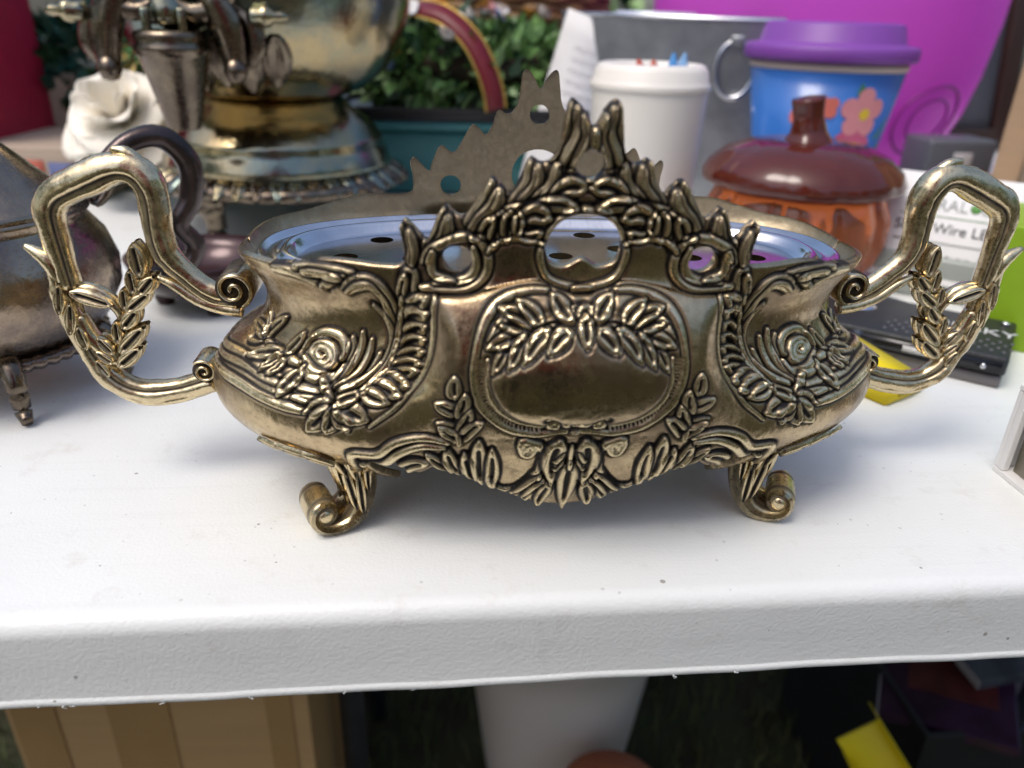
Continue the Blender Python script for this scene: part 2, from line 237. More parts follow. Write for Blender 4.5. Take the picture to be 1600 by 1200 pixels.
RELIEF = """
# broad swellings under the ornament
B 1.5 8.8 -67.3,124.5 -70.2,109.7 -73.7,98.2 -74.3,89.3 -74.4,82.4 -77,76.9 -81.9,73.4
B 1.3 7.2 -67.2,133.5 -53.9,137.9 -38.6,145.9 -25.8,152.3 -14.5,156.8 -6.1,165.7 -6.5,180.1
B 0.9 7.3 -4.9,108.2 -17.7,107.2 -30.9,105.2 -38.3,98.2
B 1.0 7.3 -53.9,46.2 -41.4,44.2 -30.4,37.7 -15.9,31.8 3.2,27.8
B 0.9 9.7 -144.3,86.3 -123.3,84.4 -112,85.8 -100.3,83.9
# reeded bands round the belly
R 1.0 1.5 -186,72.5 -156.6,77.9 -137,77.4 -122.8,76.4
R 1.0 1.5 -183,71 -150.7,75.4 -132.6,74.4 -120.9,73.9 -109.6,72.9 -99.4,72.5
R 1.0 1.5 -178.6,69.5 -144.8,72.9 -128.7,71.5 -117,70.5 -105.3,69.5
R 1.0 1.5 -113.5,77.4 -102.8,76.9 -97.4,76.9
R 1.0 1.5 -111.6,74.9 -100.9,74.4
R 1.0 1.5 -111.6,71 -101.4,71 -97.5,70.5
R 1.2 1.9 -164.9,70.5 -140.9,70.5 -126.3,68.5 -115.5,67 -104.4,66
# fan shell
R 1.2 1.7 -101.7,93.8 -99.3,87.8 -98.3,81.4 -98.9,77.4
R 1.2 1.7 -97.3,96.3 -96.3,88.8 -96.9,81.9 -97.4,76.4
R 1.2 1.7 -92.4,93.8 -91.9,86.3 -92.5,80.4 -96,76.4
R 1.2 1.7 -87,88.8 -87.1,82.4 -89.6,78.4 -94.5,75.4
# rose
R 2.0 1.6 -110.5,85.4 -110.5,84.9 -110.5,84.4 -111,84.4 -112,84.4 -113,84.4 -114.4,85.4 -114.9,85.8 -115.4,86.8 -115.4,87.8 -114.4,88.3 -113,88.3 -111.5,88.3 -110,87.3 -108.6,86.3 -107.6,85.4 -107.1,83.9 -107.6,82.9 -109.1,82.4 -111,82.4 -113,82.9 -115.4,83.9 -117.4,85.4 -118.4,86.8 -118.4,88.8 -116.9,90.3 -114.9,90.8 -112,90.3 -109,89.3 -107.1,87.8 -105.1,85.4 -104.2,83.4 -104.7,81.9 -106.2,80.9 -108.1,80.4 -112,80.9 -115.9,82.4 -119.4,84.4 -121.8,86.8 -121.8,89.3 -120.3,91.8
R 1.5 1.9 -119.4,83.4 -113,79.9 -105.7,78.4 -100.3,79.4 -99.8,82.9
R 1.5 1.9 -121.8,86.8 -121.3,91.3 -115.9,94.3 -108.1,93.8 -103.2,89.8 -102.2,85.8
# rose stem and leaves
R 1.4 1.4 -103.3,77.9 -98.9,74.4 -95.1,71
R 1.4 1.4 -119.4,81.4 -131.6,82.9 -147.3,85.4
L 1.3 3.7 -94.6,70 -99.5,68.5 -104.4,66
L 1.3 4.3 -94.1,69 -98.1,64 -103.5,58.6
L 1.3 3.7 -93.7,68.5 -93.3,64 -95.8,58.6
L 1.3 3.7 -92.2,68.5 -88.5,64 -87.1,60.5
L 1.3 4.3 -92.7,69.5 -85.5,67.5 -79.8,65.5
L 1.3 3.5 -92.7,70.5 -89.7,73.4 -84.8,74.9
L 1.3 4.1 -115.9,79.9 -116.5,76.4 -118,70.5
L 1.3 3.0 -130.6,82.9 -128.6,86.8 -126.7,92.3
L 1.3 2.6 -132.1,83.4 -139.9,81.9 -147.3,79.4
L 1.3 3.0 -130.6,81.9 -132.6,79.9 -133.1,76.9
L 1.3 3.0 -147.8,85.8 -146.3,90.8 -139.9,96.3
L 1.3 2.2 -147.8,85.4 -153.1,84.4 -160,82.4
L 1.3 2.2 -148.7,85.8 -157.1,87.3 -169.8,87.3
L 1.3 2.0 -148.7,86.3 -152.2,90.8 -154.1,95.3
L 1.3 2.2 -128.2,81.4 -127.2,78.4 -128.7,76.4
# rim leaf and scroll
R 1.3 1.9 -130.1,119.6 -120.8,119.6 -113.4,118.1 -108,114.6
R 1.3 1.9 -117.8,122.1 -108.5,122.6 -100.2,122.6 -91.3,122.1
R 1.3 1.9 -108,115.1 -101.7,118.6 -95.3,120.6
R 1.3 1.9 -113.9,120.6 -105.1,120.6 -97.7,119.6
R 1.6 1.9 -98.7,115.1 -92.3,119.1 -85.4,120.1 -80.5,116.6 -80.1,109.7 -80.1,104.2
R 1.6 1.9 -97.2,114.1 -90.9,117.1 -85.5,117.6 -83,113.1 -83.5,105.2 -82,97.3
R 1.3 1.6 -88.9,108.7 -85.5,103.2 -83,95.3 -83.1,88.8 -84.6,83.4 -88.1,78.9 -93.5,75.9
# acanthus strip
R 1.0 1.1 -62.4,116.1 -59.4,116.1 -61.4,109.2 -63.4,99.7 -64.5,89.3 -66.2,80.4 -69.9,71.5 -78.4,63
L 1.9 3.7 -66.3,126.5 -68.7,120.1 -69.2,114.6
L 1.9 2.2 -69.7,123.5 -72.2,117.6 -76.1,110.2
L 1.9 3.4 -73.7,109.2 -68.3,112.1 -61.9,115.6
L 1.9 4.1 -78.6,100.2 -71.7,106.7 -63.8,109.7
L 1.9 3.7 -79.1,94.8 -73.2,99.7 -65.8,104.2
L 1.9 3.5 -79.7,89.8 -74.2,94.3 -66.8,98.2
L 1.9 3.0 -79.7,86.3 -74.3,89.3 -66.9,93.3
L 1.9 3.2 -79.8,82.9 -74.8,85.4 -66.9,88.3
L 1.9 3.0 -81.3,80.9 -74.4,81.9 -67.5,85.4
L 1.9 3.4 -81.8,78.9 -76.4,79.4 -68.2,79.4
L 1.9 3.2 -83.3,77.4 -78,76.9 -69.2,75.9
L 1.9 2.8 -84.3,75.9 -79,73.9 -72.7,72.9
R 1.2 1.3 -73.7,114.1 -79.1,103.2 -80.6,94.8 -81.1,87.3 -82.7,81.4 -85.7,76.9
# cartouche frame
R 1.2 1.6 -13.7,118.6 -21.5,118.6 -30.9,116.1 -39.3,110.6 -44.7,102.7 -46.3,92.8 -44,85.4 -39.6,78.4 -32.8,71.5 -25.2,65.5 -15.4,63 -8,64 0.8,64
R 1.0 1.3 -40.8,95.3 -39.6,86.8 -35.6,80.4 -28.7,73.9 -21.4,69.5 -12.9,68
R 0.8 1.2 -11.9,72.5 -5.4,69 0.9,68.5
R 1.0 1.1 -8.5,68 -8.5,67.5 -9,67.5 -9.1,67 -10,67.5 -10.5,67.5 -10.4,68.5 -10.3,69 -9.8,69.5 -9.2,70 -8.3,69.5 -7.5,68.5 -7.5,68 -7.7,66.5 -8.7,66
# ticks on the frame
T 0.5 0.4 -42.3,95.3 -44.8,95.3
T 0.5 0.4 -42.3,93.8 -44.8,93.8
T 0.5 0.4 -41.9,92.3 -44.3,92.3
T 0.5 0.4 -41.9,91.3 -44.4,90.8
T 0.5 0.4 -41.5,89.8 -43.9,89.8
T 0.5 0.4 -41.5,88.3 -43.4,88.3
T 0.5 0.4 -41,87.3 -43,86.3
T 0.5 0.4 -40.1,85.8 -42.1,84.9
T 0.5 0.4 -39.7,84.4 -41.7,83.9
T 0.5 0.4 -38.8,83.4 -40.8,82.4
T 0.5 0.4 -37.9,81.9 -39.9,81.4
T 0.5 0.4 -37,80.4 -39,79.9
T 0.5 0.4 -36.1,79.4 -37.2,77.9
T 0.5 0.4 -35.2,78.4 -36.3,76.9
T 0.5 0.4 -33.8,77.4 -34.9,75.9
T 0.5 0.4 -32.9,76.4 -34,74.4
T 0.5 0.4 -31.6,74.9 -32.6,73.4
T 0.5 0.4 -30.7,73.9 -31.8,72
T 0.5 0.4 -29.7,73.4 -30.5,71
T 0.5 0.4 -28.4,72.5 -29.1,70
T 0.5 0.4 -27,71.5 -27.8,69
T 0.5 0.4 -25.7,70.5 -26.4,68.5
T 0.5 0.4 -24.3,70 -25,67.5
T 0.5 0.4 -22.9,69 -23.7,66.5
T 0.5 0.4 -21.5,68.5 -21.8,66
T 0.5 0.4 -20.1,68.5 -20.4,65.5
T 0.5 0.4 -18.2,68 -18.5,65
T 0.5 0.4 -16.8,67.5 -17.1,65
T 0.5 0.4 -14.9,67 -15.7,64.5
T 0.5 0.4 -13.5,67 -13.8,64
# garland
R 1.2 1.3 -4.4,107.2 -13.7,106.7 -23.1,104.7 -32.9,100.2
L 1.7 2.4 -21.1,106.7 -29.9,111.1 -40.8,102.2
L 1.7 2.7 -31.4,100.7 -34.9,96.8 -38,91.3
L 1.7 2.7 -25,103.7 -32.9,102.7 -41.3,99.7
L 1.7 2.8 -23.1,105.7 -29.9,107.7 -36.3,108.2
L 1.7 2.8 -20.1,107.2 -26.5,110.6 -34.3,112.6
L 1.7 3.2 -17.7,107.2 -20.6,111.1 -26.5,115.1
L 1.7 2.9 -25,104.2 -28.5,98.7 -31.6,93.3
L 1.7 3.2 -14.7,105.7 -20.6,101.7 -25.6,95.3
L 1.7 3.4 -5.9,105.7 -10.3,103.2 -15.2,98.7
L 1.7 3.7 -4.9,108.7 -8.8,113.1 -12.2,117.1
L 1.7 2.8 1.5,108.7 -0.5,111.1 -3.9,113.1
L 1.9 3.6 1,110.2 1,105.7 1.4,100.7
# side sprig
R 0.9 1.0 -43.9,58.6 -45.4,70.5 -49.2,79.9
L 1.5 2.7 -49.7,80.4 -51.9,83.9 -53.2,88.8
L 1.5 2.7 -46.2,72.9 -50.9,75.4 -55.6,77.4
L 1.5 2.7 -45.3,72 -45,76.9 -47.1,81.9
L 1.5 2.7 -44.4,65 -48.6,66.5 -52.8,68.5
L 1.5 2.7 -44,64 -42.1,69.5 -41.7,74.9
L 1.5 3.0 -43.9,58.6 -40.1,65.5 -35.9,69
L 1.5 3.0 -43.9,58.6 -47.9,63 -51.9,67
# apron ornament
R 1.6 1.6 -17.5,54.6 -18,54.6 -18,55.1 -18,55.6 -17.9,56.1 -17.8,57.1 -17.4,57.1 -16.8,57.6 -16.4,57.6 -15.9,57.1 -15.5,56.6 -15.1,55.6 -15.2,54.1 -15.7,53.1 -16.3,52.1 -17.2,51.6 -18.2,51.6 -19.1,52.1 -19.6,53.1 -19.9,54.6 -20.3,56.6 -19.7,58.1 -19.1,59.6 -12.1,56.1 -11.6,49.1 -14.4,40.2 -23.9,31.8 -33.5,30.8 -35,37.7
L 1.7 3.2 -50.9,42.7 -54.3,46.7 -57.4,51.6
L 1.7 3.2 -47.3,40.7 -48.7,46.7 -48.9,54.6
L 1.7 3.2 -43.9,36.7 -42.4,44.2 -42.4,52.1
L 1.7 3.5 -40.4,34.8 -37.4,47.2 -36.3,59.1
L 1.7 2.9 -37.4,31.8 -32.6,43.2 -31.4,54.6
L 1.9 3.1 -12.6,39.2 -20.2,31.8 -32,25.3
L 1.9 2.9 -11.1,35.7 -18.1,28.8 -26.8,21.9
L 1.9 3.7 -8.5,34.3 -12.4,26.8 -17.9,18.4
L 1.9 4.7 -5.1,58.6 -7.2,49.1 -7.3,35.3
R 0.9 0.8 -3.1,52.6 -5.3,48.1 -6.9,47.2
R 0.9 0.8 -2.9,47.7 -4.8,43.7 -6.9,42.7
L 2.2 4.7 0,46.2 0,33.8 0,17.4
R 1.0 1.1 0,56 0,50 0,44
# arched bands to the foot
R 1.5 1.6 -48.2,58.1 -54.7,60.1 -61.4,59.6 -69.6,56.1 -77.3,50.1 -88.7,48.6 -96,39.2 -110.6,28.8
R 1.5 1.6 -50.2,55.6 -59.2,55.6 -68.7,51.1 -78.9,43.7 -89.3,42.2
L 1.6 3.0 -59,46.7 -67.6,44.2 -82.5,34.3
# pediment
R 2.6 2.1 -9,183.1 -10.5,175.6 -14.4,166.2
R 2.6 2.1 -6.5,182.1 -5.6,174.6 -10.5,164.7
R 2.6 2.1 -3.6,179.6 -2.1,172.7 -6.6,163.2
R 2.4 2.0 -22.3,164.7 -22.8,157.8 -29.3,149.3
R 2.4 2.0 -18.9,163.2 -19.9,156.8 -26.8,149.3
R 2.4 2.0 -12.5,163.7 -14,157.3 -21.9,150.3
R 2.4 2.8 -36.1,157.3 -38.1,151.8 -43.6,143.9
R 2.4 2.8 -32.7,154.3 -34.7,149.3 -42.1,141.9
R 2.3 2.5 -53.4,147.4 -55.4,141.4 -60.3,133
R 2.3 2.5 -51,144.9 -53,137.9 -61.8,129
R 2.3 2.0 -69.2,141.4 -69.2,135.5 -68.2,128.5
R 2.3 2.0 -65.8,139.4 -64.8,133.5 -66.3,128
R 1.6 1.6 0.3,175.6 0.8,169.2
R 1.6 1.6 -7.6,161.7 -3.7,159.3 0.7,158.8
R 1.6 1.6 -30.3,148.8 -21.9,150.3 -13.5,151.3 -4.7,150.8
R 1.6 1.6 -15.6,135.9 -12.6,141.4 -8.2,146.4 1.2,149.3
R 1.6 1.4 -16.5,136.9 -16.6,130 -13.2,123.1 -4.8,120.1 3.5,119.1
L 2.2 3.7 -1.2,156.3 -8.1,156.3 -15,152.3
L 2.2 3.0 -4.2,149.3 -14,150.8 -25.3,147.4
L 2.2 3.8 -14,145.4 -19.9,147.4 -26.3,143.9
L 2.2 2.4 -16.5,140.4 -21.5,138.4 -25.4,140.9
L 2.2 2.8 -31.3,147.4 -33.7,142.4 -34.3,133.5
L 2.2 2.8 -28.3,147.9 -29.3,142.4 -29.3,136.4
L 2.2 2.4 -25.3,147.9 -25.4,143.4 -25.9,138.9
L 2.2 2.8 -34.7,145.9 -37.2,141.4 -38.7,136.4
R 1.8 1.8 -38.7,138.4 -48.5,137.9 -57.4,134 -61.8,129
R 1.8 1.8 -42.6,138.4 -37.2,133.5 -37.7,125 -45.1,119.6 -55.5,119.1 -63.8,118.6
R 1.8 1.8 -42.1,134.5 -41.7,127 -46.6,122.1 -58.4,120.6
R 1.8 1.8 -57.4,133 -58.9,128 -57.9,123.5 -51,121.6
R 1.2 1.1 -36.7,133 -33.8,135.9 -26.4,137.9 -15.6,136.4
"""
HALF_TOP = [(-200,118),(-186,118),(-170,119),(-155,120.3),(-142,121),(-130,121.4),(-113,124),(-103,126),(-92.7,126.4),(-78.4,125.6),(-70,127),(-68.4,134),(-69.2,141),(-67.5,143.6),(-65.1,141.6),(-59.8,136.6),(-58.1,138.9),(-54.3,147),(-51.8,149),(-48.9,146.6),(-45.8,145.6),(-42.9,148.3),(-37,157.4),(-34.9,159),(-30.8,156),(-28.5,154),(-25.2,158.8),(-23.4,164),(-21.4,166),(-18,164.4),(-14.6,165.2),(-11.6,169.7),(-10.2,178.4),(-9.4,183.6),(-7.4,185),(-4,182),(-1.2,177.2),(0,176.6)]
HALF_BOT = [(-200,20),(-186,20),(-150,20),(-120,20),(-103,22),(-93,32),(-86,43.2),(-77,44.2),(-71,43.7),(-71,39.4),(-67.8,37.8),(-63,39.8),(-56.6,43),(-50,41.5),(-44.3,38),(-40,33.3),(-35.3,30.6),(-27,26.5),(-21,20.5),(-13.2,18.2),(-6.9,17.8),(0,16.4)]
CHOLE = [(-14.8,133.6),(-13.4,139.6),(-8.6,145),(0,147.4),(8.6,145),(13.4,139.6),(14.8,133.6),(12.6,128.8),(6.4,127.4),(0,130.2),(-6.4,127.4),(-12.6,128.8)]
def seg_dist(S, Z, P):
    """distance to a polyline and position along it (0..1)"""
    D = np.full(S.shape, 1e9); T = np.zeros(S.shape); P = np.asarray(P, float); n = len(P) - 1
    for i in range(n):
        ax, az = P[i]; dx, dz = P[i + 1] - P[i]; l2 = dx * dx + dz * dz + 1e-9
        t = np.clip(((S - ax) * dx + (Z - az) * dz) / l2, 0, 1); d = np.hypot(S - ax - t * dx, Z - az - t * dz)
        k = d < D; D = np.where(k, d, D); T = np.where(k, (i + t) / n, T)
    return D, T
def poly_sdf(S, Z, P):
    P = np.asarray(P, float); Q = np.vstack([P, P[:1]]); D, _ = seg_dist(S, Z, Q); ins = np.zeros(S.shape, bool)
    for (x0, z0), (x1, z1) in zip(Q[:-1], Q[1:]):
        c = ((z0 > Z) != (z1 > Z)) & (S < (x1 - x0) * (Z - z0) / (z1 - z0 + 1e-12) + x0); ins ^= c
    return np.where(ins, -D, D)
def shell_sdf(S, Z):
    top = spline(HALF_TOP, 150); bot = spline(HALF_BOT, 80)
    half = [tuple(p) for p in top] ; low = [tuple(p) for p in bot]
    poly = half + [(-s, z) for s, z in half[::-1][1:]] + [(-s, z) for s, z in low] + low[::-1][1:]
    f = poly_sdf(S, Z, poly)
    def ell(cx, cz, rx, rz): return (np.hypot((S - cx) / rx, (Z - cz) / rz) - 1) * min(rx, rz)
    ch = spline(CHOLE + CHOLE[:1], 60)[:-1]
    for h in (poly_sdf(S, Z, ch), ell(0, 164.2, 5.4, 4.6), ell(-48.6, 129.6, 5.8, 4.8), ell(48.6, 129.6, 5.8, 4.8)): f = np.maximum(f, -h)
    return f
def relief_map(S, Z):
    ds = S[0, 1] - S[0, 0]; dz = Z[1, 0] - Z[0, 0]
    H = np.zeros(S.shape); DK = np.zeros(S.shape); RB = np.zeros(S.shape)
    # large forms: swelling panel under the bulge line, cartouche frame, domed medallion
    bl = spline([(-80,115),(-57,116.4),(-42,118),(-28.5,121),(-18.2,122.4),(-10.5,120.4),(-4.5,118.3),(0,117.8)], 40); bl = np.vstack([bl, bl[::-1][1:] * [-1, 1]])
    line = np.interp(S[0], bl[:, 0], bl[:, 1])[None, :]
    inside = np.clip((70 - np.abs(S)) / 6, 0, 1)
    t = np.clip((line - Z) / 3.5, 0, 1); H += inside * 2.2 * np.sqrt(np.clip(t * (2 - t), 0, 1)) * np.clip((Z - 60) / 25, 0, 1)
    e = np.hypot(S / 41, (Z - 88.5) / 23.5); H += 5.6 * np.sqrt(np.clip(1 - e ** 2, 0, 1)) - 1.2 * np.exp(-((e - 1.04) / .05) ** 2)
    DK = np.maximum(DK, .75 * np.exp(-((e - 1.03) / .02) ** 2))
    prims = []
    for ln in RELIEF.strip().split('\n'):
        if ln.startswith('#'): continue
        w = ln.split(); pts = [tuple(map(float, q.split(','))) for q in w[3:]]
        w[1] = float(w[1]) * (1.2 if w[0] in 'RL' else 1); w[2] = float(w[2]) * (1.18 if w[0] == 'R' else 1.08)
        prims.append((w[0], float(w[1]), float(w[2]), pts))
        if max(abs(p[0]) for p in pts) > 2.6: prims.append((w[0], float(w[1]), float(w[2]), [(-a, b) for a, b in pts]))
    for kind, h, hw, pts in prims:
        P = spline(pts, max(6, min(44, 5 * len(pts)))); pad = hw * 1.7 + 1.5
        i0 = max(0, int((P[:, 1].min() - pad - Z[0, 0]) / dz)); i1 = min(S.shape[0], int((P[:, 1].max() + pad - Z[0, 0]) / dz) + 2)
        j0 = max(0, int((P[:, 0].min() - pad - S[0, 0]) / ds)); j1 = min(S.shape[1], int((P[:, 0].max() + pad - S[0, 0]) / ds) + 2)
        if i0 >= i1 or j0 >= j1: continue
        s, z = S[i0:i1, j0:j1], Z[i0:i1, j0:j1]; d, t = seg_dist(s, z, P)
        if kind == 'B':
            H[i0:i1, j0:j1] += h * .7 * np.clip(1 - (d / hw) ** 2, 0, 1) ** 1.3 * np.clip(6 * np.minimum(t + .05, 1.05 - t), 0, 1); continue
        if kind == 'L': w = hw * 1.1 * np.maximum(.06, np.sin(np.pi * np.clip(t ** .85 * .94 + .04, 0, 1)) ** .5)
        elif kind == 'T': w = np.full(s.shape, hw)
        else: w = hw * (0.55 + .45 * np.clip(4 * np.minimum(t + .06, 1.06 - t), 0, 1))
        b = d / w; x = np.clip(1 - np.minimum(b, 1) ** 2.6, 0, 1) ** .55; gw = .8 if kind != 'T' else .2
        ring = np.exp(-(np.maximum(d - w, 0) / gw) ** 2) * (b >= 1); rim = np.clip((b - .70) / .22, 0, 1) * .95
        sub = H[i0:i1, j0:j1]; dk = DK[i0:i1, j0:j1]; rb = RB[i0:i1, j0:j1]
        if kind == 'L':
            sl = np.exp(-(b / .27) ** 2) * np.clip((t - .1) / .1, 0, 1) * np.clip((.88 - t) / .1, 0, 1)
            hh = h * x * (1 - .85 * sl); new = sub * .55 + hh; dkin = np.clip(sl * 1.5 - .25, 0, 1)
        else: hh = h * x; new = sub * .5 + hh; dkin = 0 * x
        if kind == 'R' and h > 2.5:        # horns and big leaves carry two chased lines
            cr = np.exp(-((b - .42) / .13) ** 2); hh = hh - .3 * h * cr; new = sub * .5 + hh; dkin = np.maximum(dkin, .85 * cr)
        if kind != 'T': dkin = np.maximum(dkin, rim)
        ins = b < 1
        H[i0:i1, j0:j1] = np.where(ins, np.maximum(new, sub * .55), sub - .55 * min(h, 1.4) * ring)
        DK[i0:i1, j0:j1] = np.where(ins, dkin, np.maximum(dk, np.clip(1.3 * ring, 0, 1) * (1.0 if kind != 'T' else .6)))
        RB[i0:i1, j0:j1] = np.where(ins, np.clip(x * 1.15 - .15, 0, 1) * (1 - dkin), rb * (1 - ring))
    for A in (H, DK, H):
        if True:
            A[1:-1, 1:-1] = .5 * A[1:-1, 1:-1] + .125 * (A[:-2, 1:-1] + A[2:, 1:-1] + A[1:-1, :-2] + A[1:-1, 2:])
    # brown wash the rubbing never reached: lies round the ornament, fades out on the open fields
    W = (RB > .05).astype(float); k = max(1, int(round(1.6 / ds)))
    for _ in range(3):
        for ax in (0, 1):
            c = np.cumsum(np.concatenate([np.repeat(np.take(W, [0], ax), k + 1, ax), W, np.repeat(np.take(W, [-1], ax), k, ax)], ax), ax); n_ = W.shape[ax]; w_ = 2 * k + 1
            W = (np.take(c, np.arange(w_, w_ + n_), ax) - np.take(c, np.arange(0, n_), ax)) / w_
    DK = np.maximum(DK, np.clip(W * 1.5, 0, 1) * .34 * (1 - RB))
    return H, DK, RB
def shell(step, rear=False, inner=False, relief=True):
    """returns numpy vertices (metres), faces, tarnish, rub, and (s, z) of every kept vertex"""
    nS = int(2 * SMAX / step) | 1; s = np.linspace(-SMAX, SMAX, nS); z = np.arange(15.0, 187.0, step); S, Z = np.meshgrid(s, z)
    f = shell_sdf(S, Z); gz, gs = np.gradient(f, z, s); g = gs ** 2 + gz ** 2 + 1e-9
    mv = (f > 0) & (f < 1.6 * step); mv[:, 0] = mv[:, -1] = False
    S2 = np.where(mv, S - f * gs / g, S); Z2 = np.where(mv, Z - f * gz / g, Z)
    if relief: H, DK, RB = relief_map(S, Z)
    else: H = DK = RB = np.zeros(S.shape)
    d = np.clip(-np.where(mv, 0, f), 0, 1.4) / 1.4
    if not inner: H = H - .9 * (1 - np.sqrt(np.clip(d * (2 - d), 0, 1)))
    X, Y, ZZ = base(S2, Z2); Pt = np.stack([X, Y, ZZ], -1)
    e = .3
    du = np.stack(base(S2 + e, Z2), -1) - np.stack(base(S2 - e, Z2), -1); dv = np.stack(base(S2, Z2 + e), -1) - np.stack(base(S2, Z2 - e), -1)
    N = np.cross(du, dv); N[:, 0] = (-1, 0, 0); N[:, -1] = (1, 0, 0); N /= np.linalg.norm(N, axis=-1)[..., None] + 1e-12
    off = H if not inner else -2.2 * np.ones(S.shape)
    Pt = Pt + N * off[..., None]
    ok = (f <= 0) | mv; cell = ok[:-1, :-1] & ok[1:, :-1] & ok[:-1, 1:] & ok[1:, 1:] & ((f[:-1, :-1] < 0) | (f[1:, 1:] < 0) | (f[:-1, 1:] < 0) | (f[1:, :-1] < 0))
    idx = np.arange(S.size).reshape(S.shape)
    F = np.stack([idx[:-1, :-1][cell], idx[:-1, 1:][cell], idx[1:, 1:][cell], idx[1:, :-1][cell]], -1)
    P = Pt.reshape(-1, 3) * .001; Nn = N.reshape(-1, 3)
    if rear: P = P * [1, -1, 1]; Nn = Nn * [1, -1, 1]; F = F[:, ::-1]
    if inner: F = F[:, ::-1]
    return P, F, Nn, DK.ravel(), RB.ravel(), S2.ravel(), Z2.ravel()
def np_mesh(name, P, F, attrs=None):
    used, inv = np.unique(F, return_inverse=True); F = inv.reshape(F.shape); P = P[used]
    me = bpy.data.meshes.new(name); me.vertices.add(len(P)); me.vertices.foreach_set('co', P.astype(np.float32).ravel())
    k = F.shape[1]; me.loops.add(F.size); me.loops.foreach_set('vertex_index', F.ravel().astype(np.int32))
    me.polygons.add(len(F)); me.polygons.foreach_set('loop_start', np.arange(0, F.size, k, dtype=np.int32))
    me.update(calc_edges=True)
    for n, a in (attrs or {}).items(): attr(me, n, a[used])
    return me
def skirted(P, F, N, th=.0022):
    """adds a rim of faces behind every open edge"""
    E = np.concatenate([F[:, [i, (i + 1) % 4]] for i in range(4)]); key = np.sort(E, 1); k = key[:, 0].astype(np.int64) * (len(P) + 1) + key[:, 1]
    u, first, cnt = np.unique(k, return_index=True, return_counts=True); B = E[first[cnt == 1]]
    ub, inv = np.unique(B, return_inverse=True); inv = inv.reshape(B.shape); P2 = np.vstack([P, P[ub] - N[ub] * th])
    return P2, np.vstack([F, np.stack([B[:, 1], B[:, 0], len(P) + inv[:, 0], len(P) + inv[:, 1]], -1)]), ub

planter = tag(empty('planter'), 'ornate gilt silver footed planter with leafy handles and pierced crest, in front on the table', 'planter')
def build_shell():
    for rear, step in ((False, .36), (True, 1.0)):
        P, F, N, DK, RB, s, z = shell(step, rear)
        P2, F2, ub = skirted(P, F, N); DK = np.concatenate([DK, DK[ub]]); RB = np.concatenate([RB, RB[ub] * .5]); s2 = np.concatenate([s, s[ub]]); z2 = np.concatenate([z, z[ub]])
        zc, sc = z2[F2].mean(1), np.abs(s2[F2].mean(1)); top = (zc > 117.5) & (sc < 69)
        for nm, k in (('bowl_wall', ~top), ('crest', top)):
            o = link(nm, np_mesh(nm, P2, F2[k], {'tarnish': DK, 'rub': RB}), M_PLATE, planter)
            tag(o, {'bowl_wall': 'embossed bombe wall with roses, fans and a domed medallion', 'crest': 'pierced leafy crest rising above the rim'}[nm] + (' on the far side' if rear else ''))
        Pi, Fi, Ni, *_ = shell(1.0, rear, inner=True, relief=False)
        link('lining', np_mesh('lining', Pi, Fi), M_INNER, planter)
    V = [(0, 0, .056)] + [(.120 * math.copysign(abs(math.cos(a)) ** .8, math.cos(a)), .050 * math.copysign(abs(math.sin(a)) ** .8, math.sin(a)), .052) for a in np.linspace(0, 2 * math.pi, 97)[:-1]]
    link('bowl_floor', pyd('bowl_floor', V, [(0, 1 + i, 1 + (i + 1) % 96) for i in range(96)]), M_INNER, planter)
build_shell()

# ------------------------------------------------------------------ handles: grooved bar, thorn, leaf sprig, scrolls
H_UP = [(-140.6,93.1),(-150.5,94.6),(-160.4,102),(-167.8,111.1),(-170.1,121.8),(-169.4,132.6),(-170.2,141.1),(-174.4,146.6),(-181.6,148.2),(-190.4,145.5),(-200.3,140.8),(-208,136.6),(-211.6,131),(-212,123.4),(-211.2,111.1),(-210.3,97)]
H_LO = [(-215.6,106),(-215.4,99),(-214.9,92.4),(-211.8,79),(-206.7,63.4),(-199.2,51.8),(-188,46.6),(-172.8,47.6),(-156,52.4)]
H_LEAF = [(-179.3,103,-180.1,117.5,3.6),(-183.4,95.5,-183.5,106,2.7),(-181.1,95.2,-173.9,103,3.2),(-188.2,88.5,-187.5,97.7,2.4),(-187.4,87.5,-177.3,95.4,3.0),(-190.6,79.5,-183.6,87.6,3.2),(-194,72.5,-193.4,82.7,2.3),(-193.8,68,-182.2,79.5,3.4),(-195.8,61,-185.3,69.7,3.2),(-197,67,-202.4,75,2.5),(-198,62.5,-204,68.3,2.3),(-213.2,76.5,-210.4,91.5,2.9),(-215.8,86,-213.5,99.9,2.6),(-208,69.5,-209.6,80.5,2.7),(-209.5,96,-193,90,3.4),(-201,56,-205,64,2.5)]
GRO = [-math.pi / 2 - .42, math.pi / 2 + .42]      # one cast groove nearer the inner edge, on the face turned to the viewer and on its back
def bar_profile(w):
    f = 1.0 + .05 * math.cos(2 * w)
    for c in GRO:
        d = (w - c + math.pi) % (2 * math.pi) - math.pi; f -= .26 * math.exp(-(d / .17) ** 2)
    return f
def bar_tarnish(me, path, seg):
    n = len(me.vertices); a = np.zeros(n); r = np.ones(n) * .72
    for i in range(min(n, path * seg)):
        w = 2 * math.pi * (i % seg) / seg
        for c in GRO:
            d = (w - c + math.pi) % (2 * math.pi) - math.pi
            if abs(d) < .16: a[i] = .85; r[i] = .1
    attr(me, 'tarnish', a); attr(me, 'rub', r)
def leaf_attr(me, nv=11):
    co = np.empty(len(me.vertices) * 3, np.float32); me.vertices.foreach_get('co', co)
    attr(me, 'rub', np.full(len(me.vertices), .9))
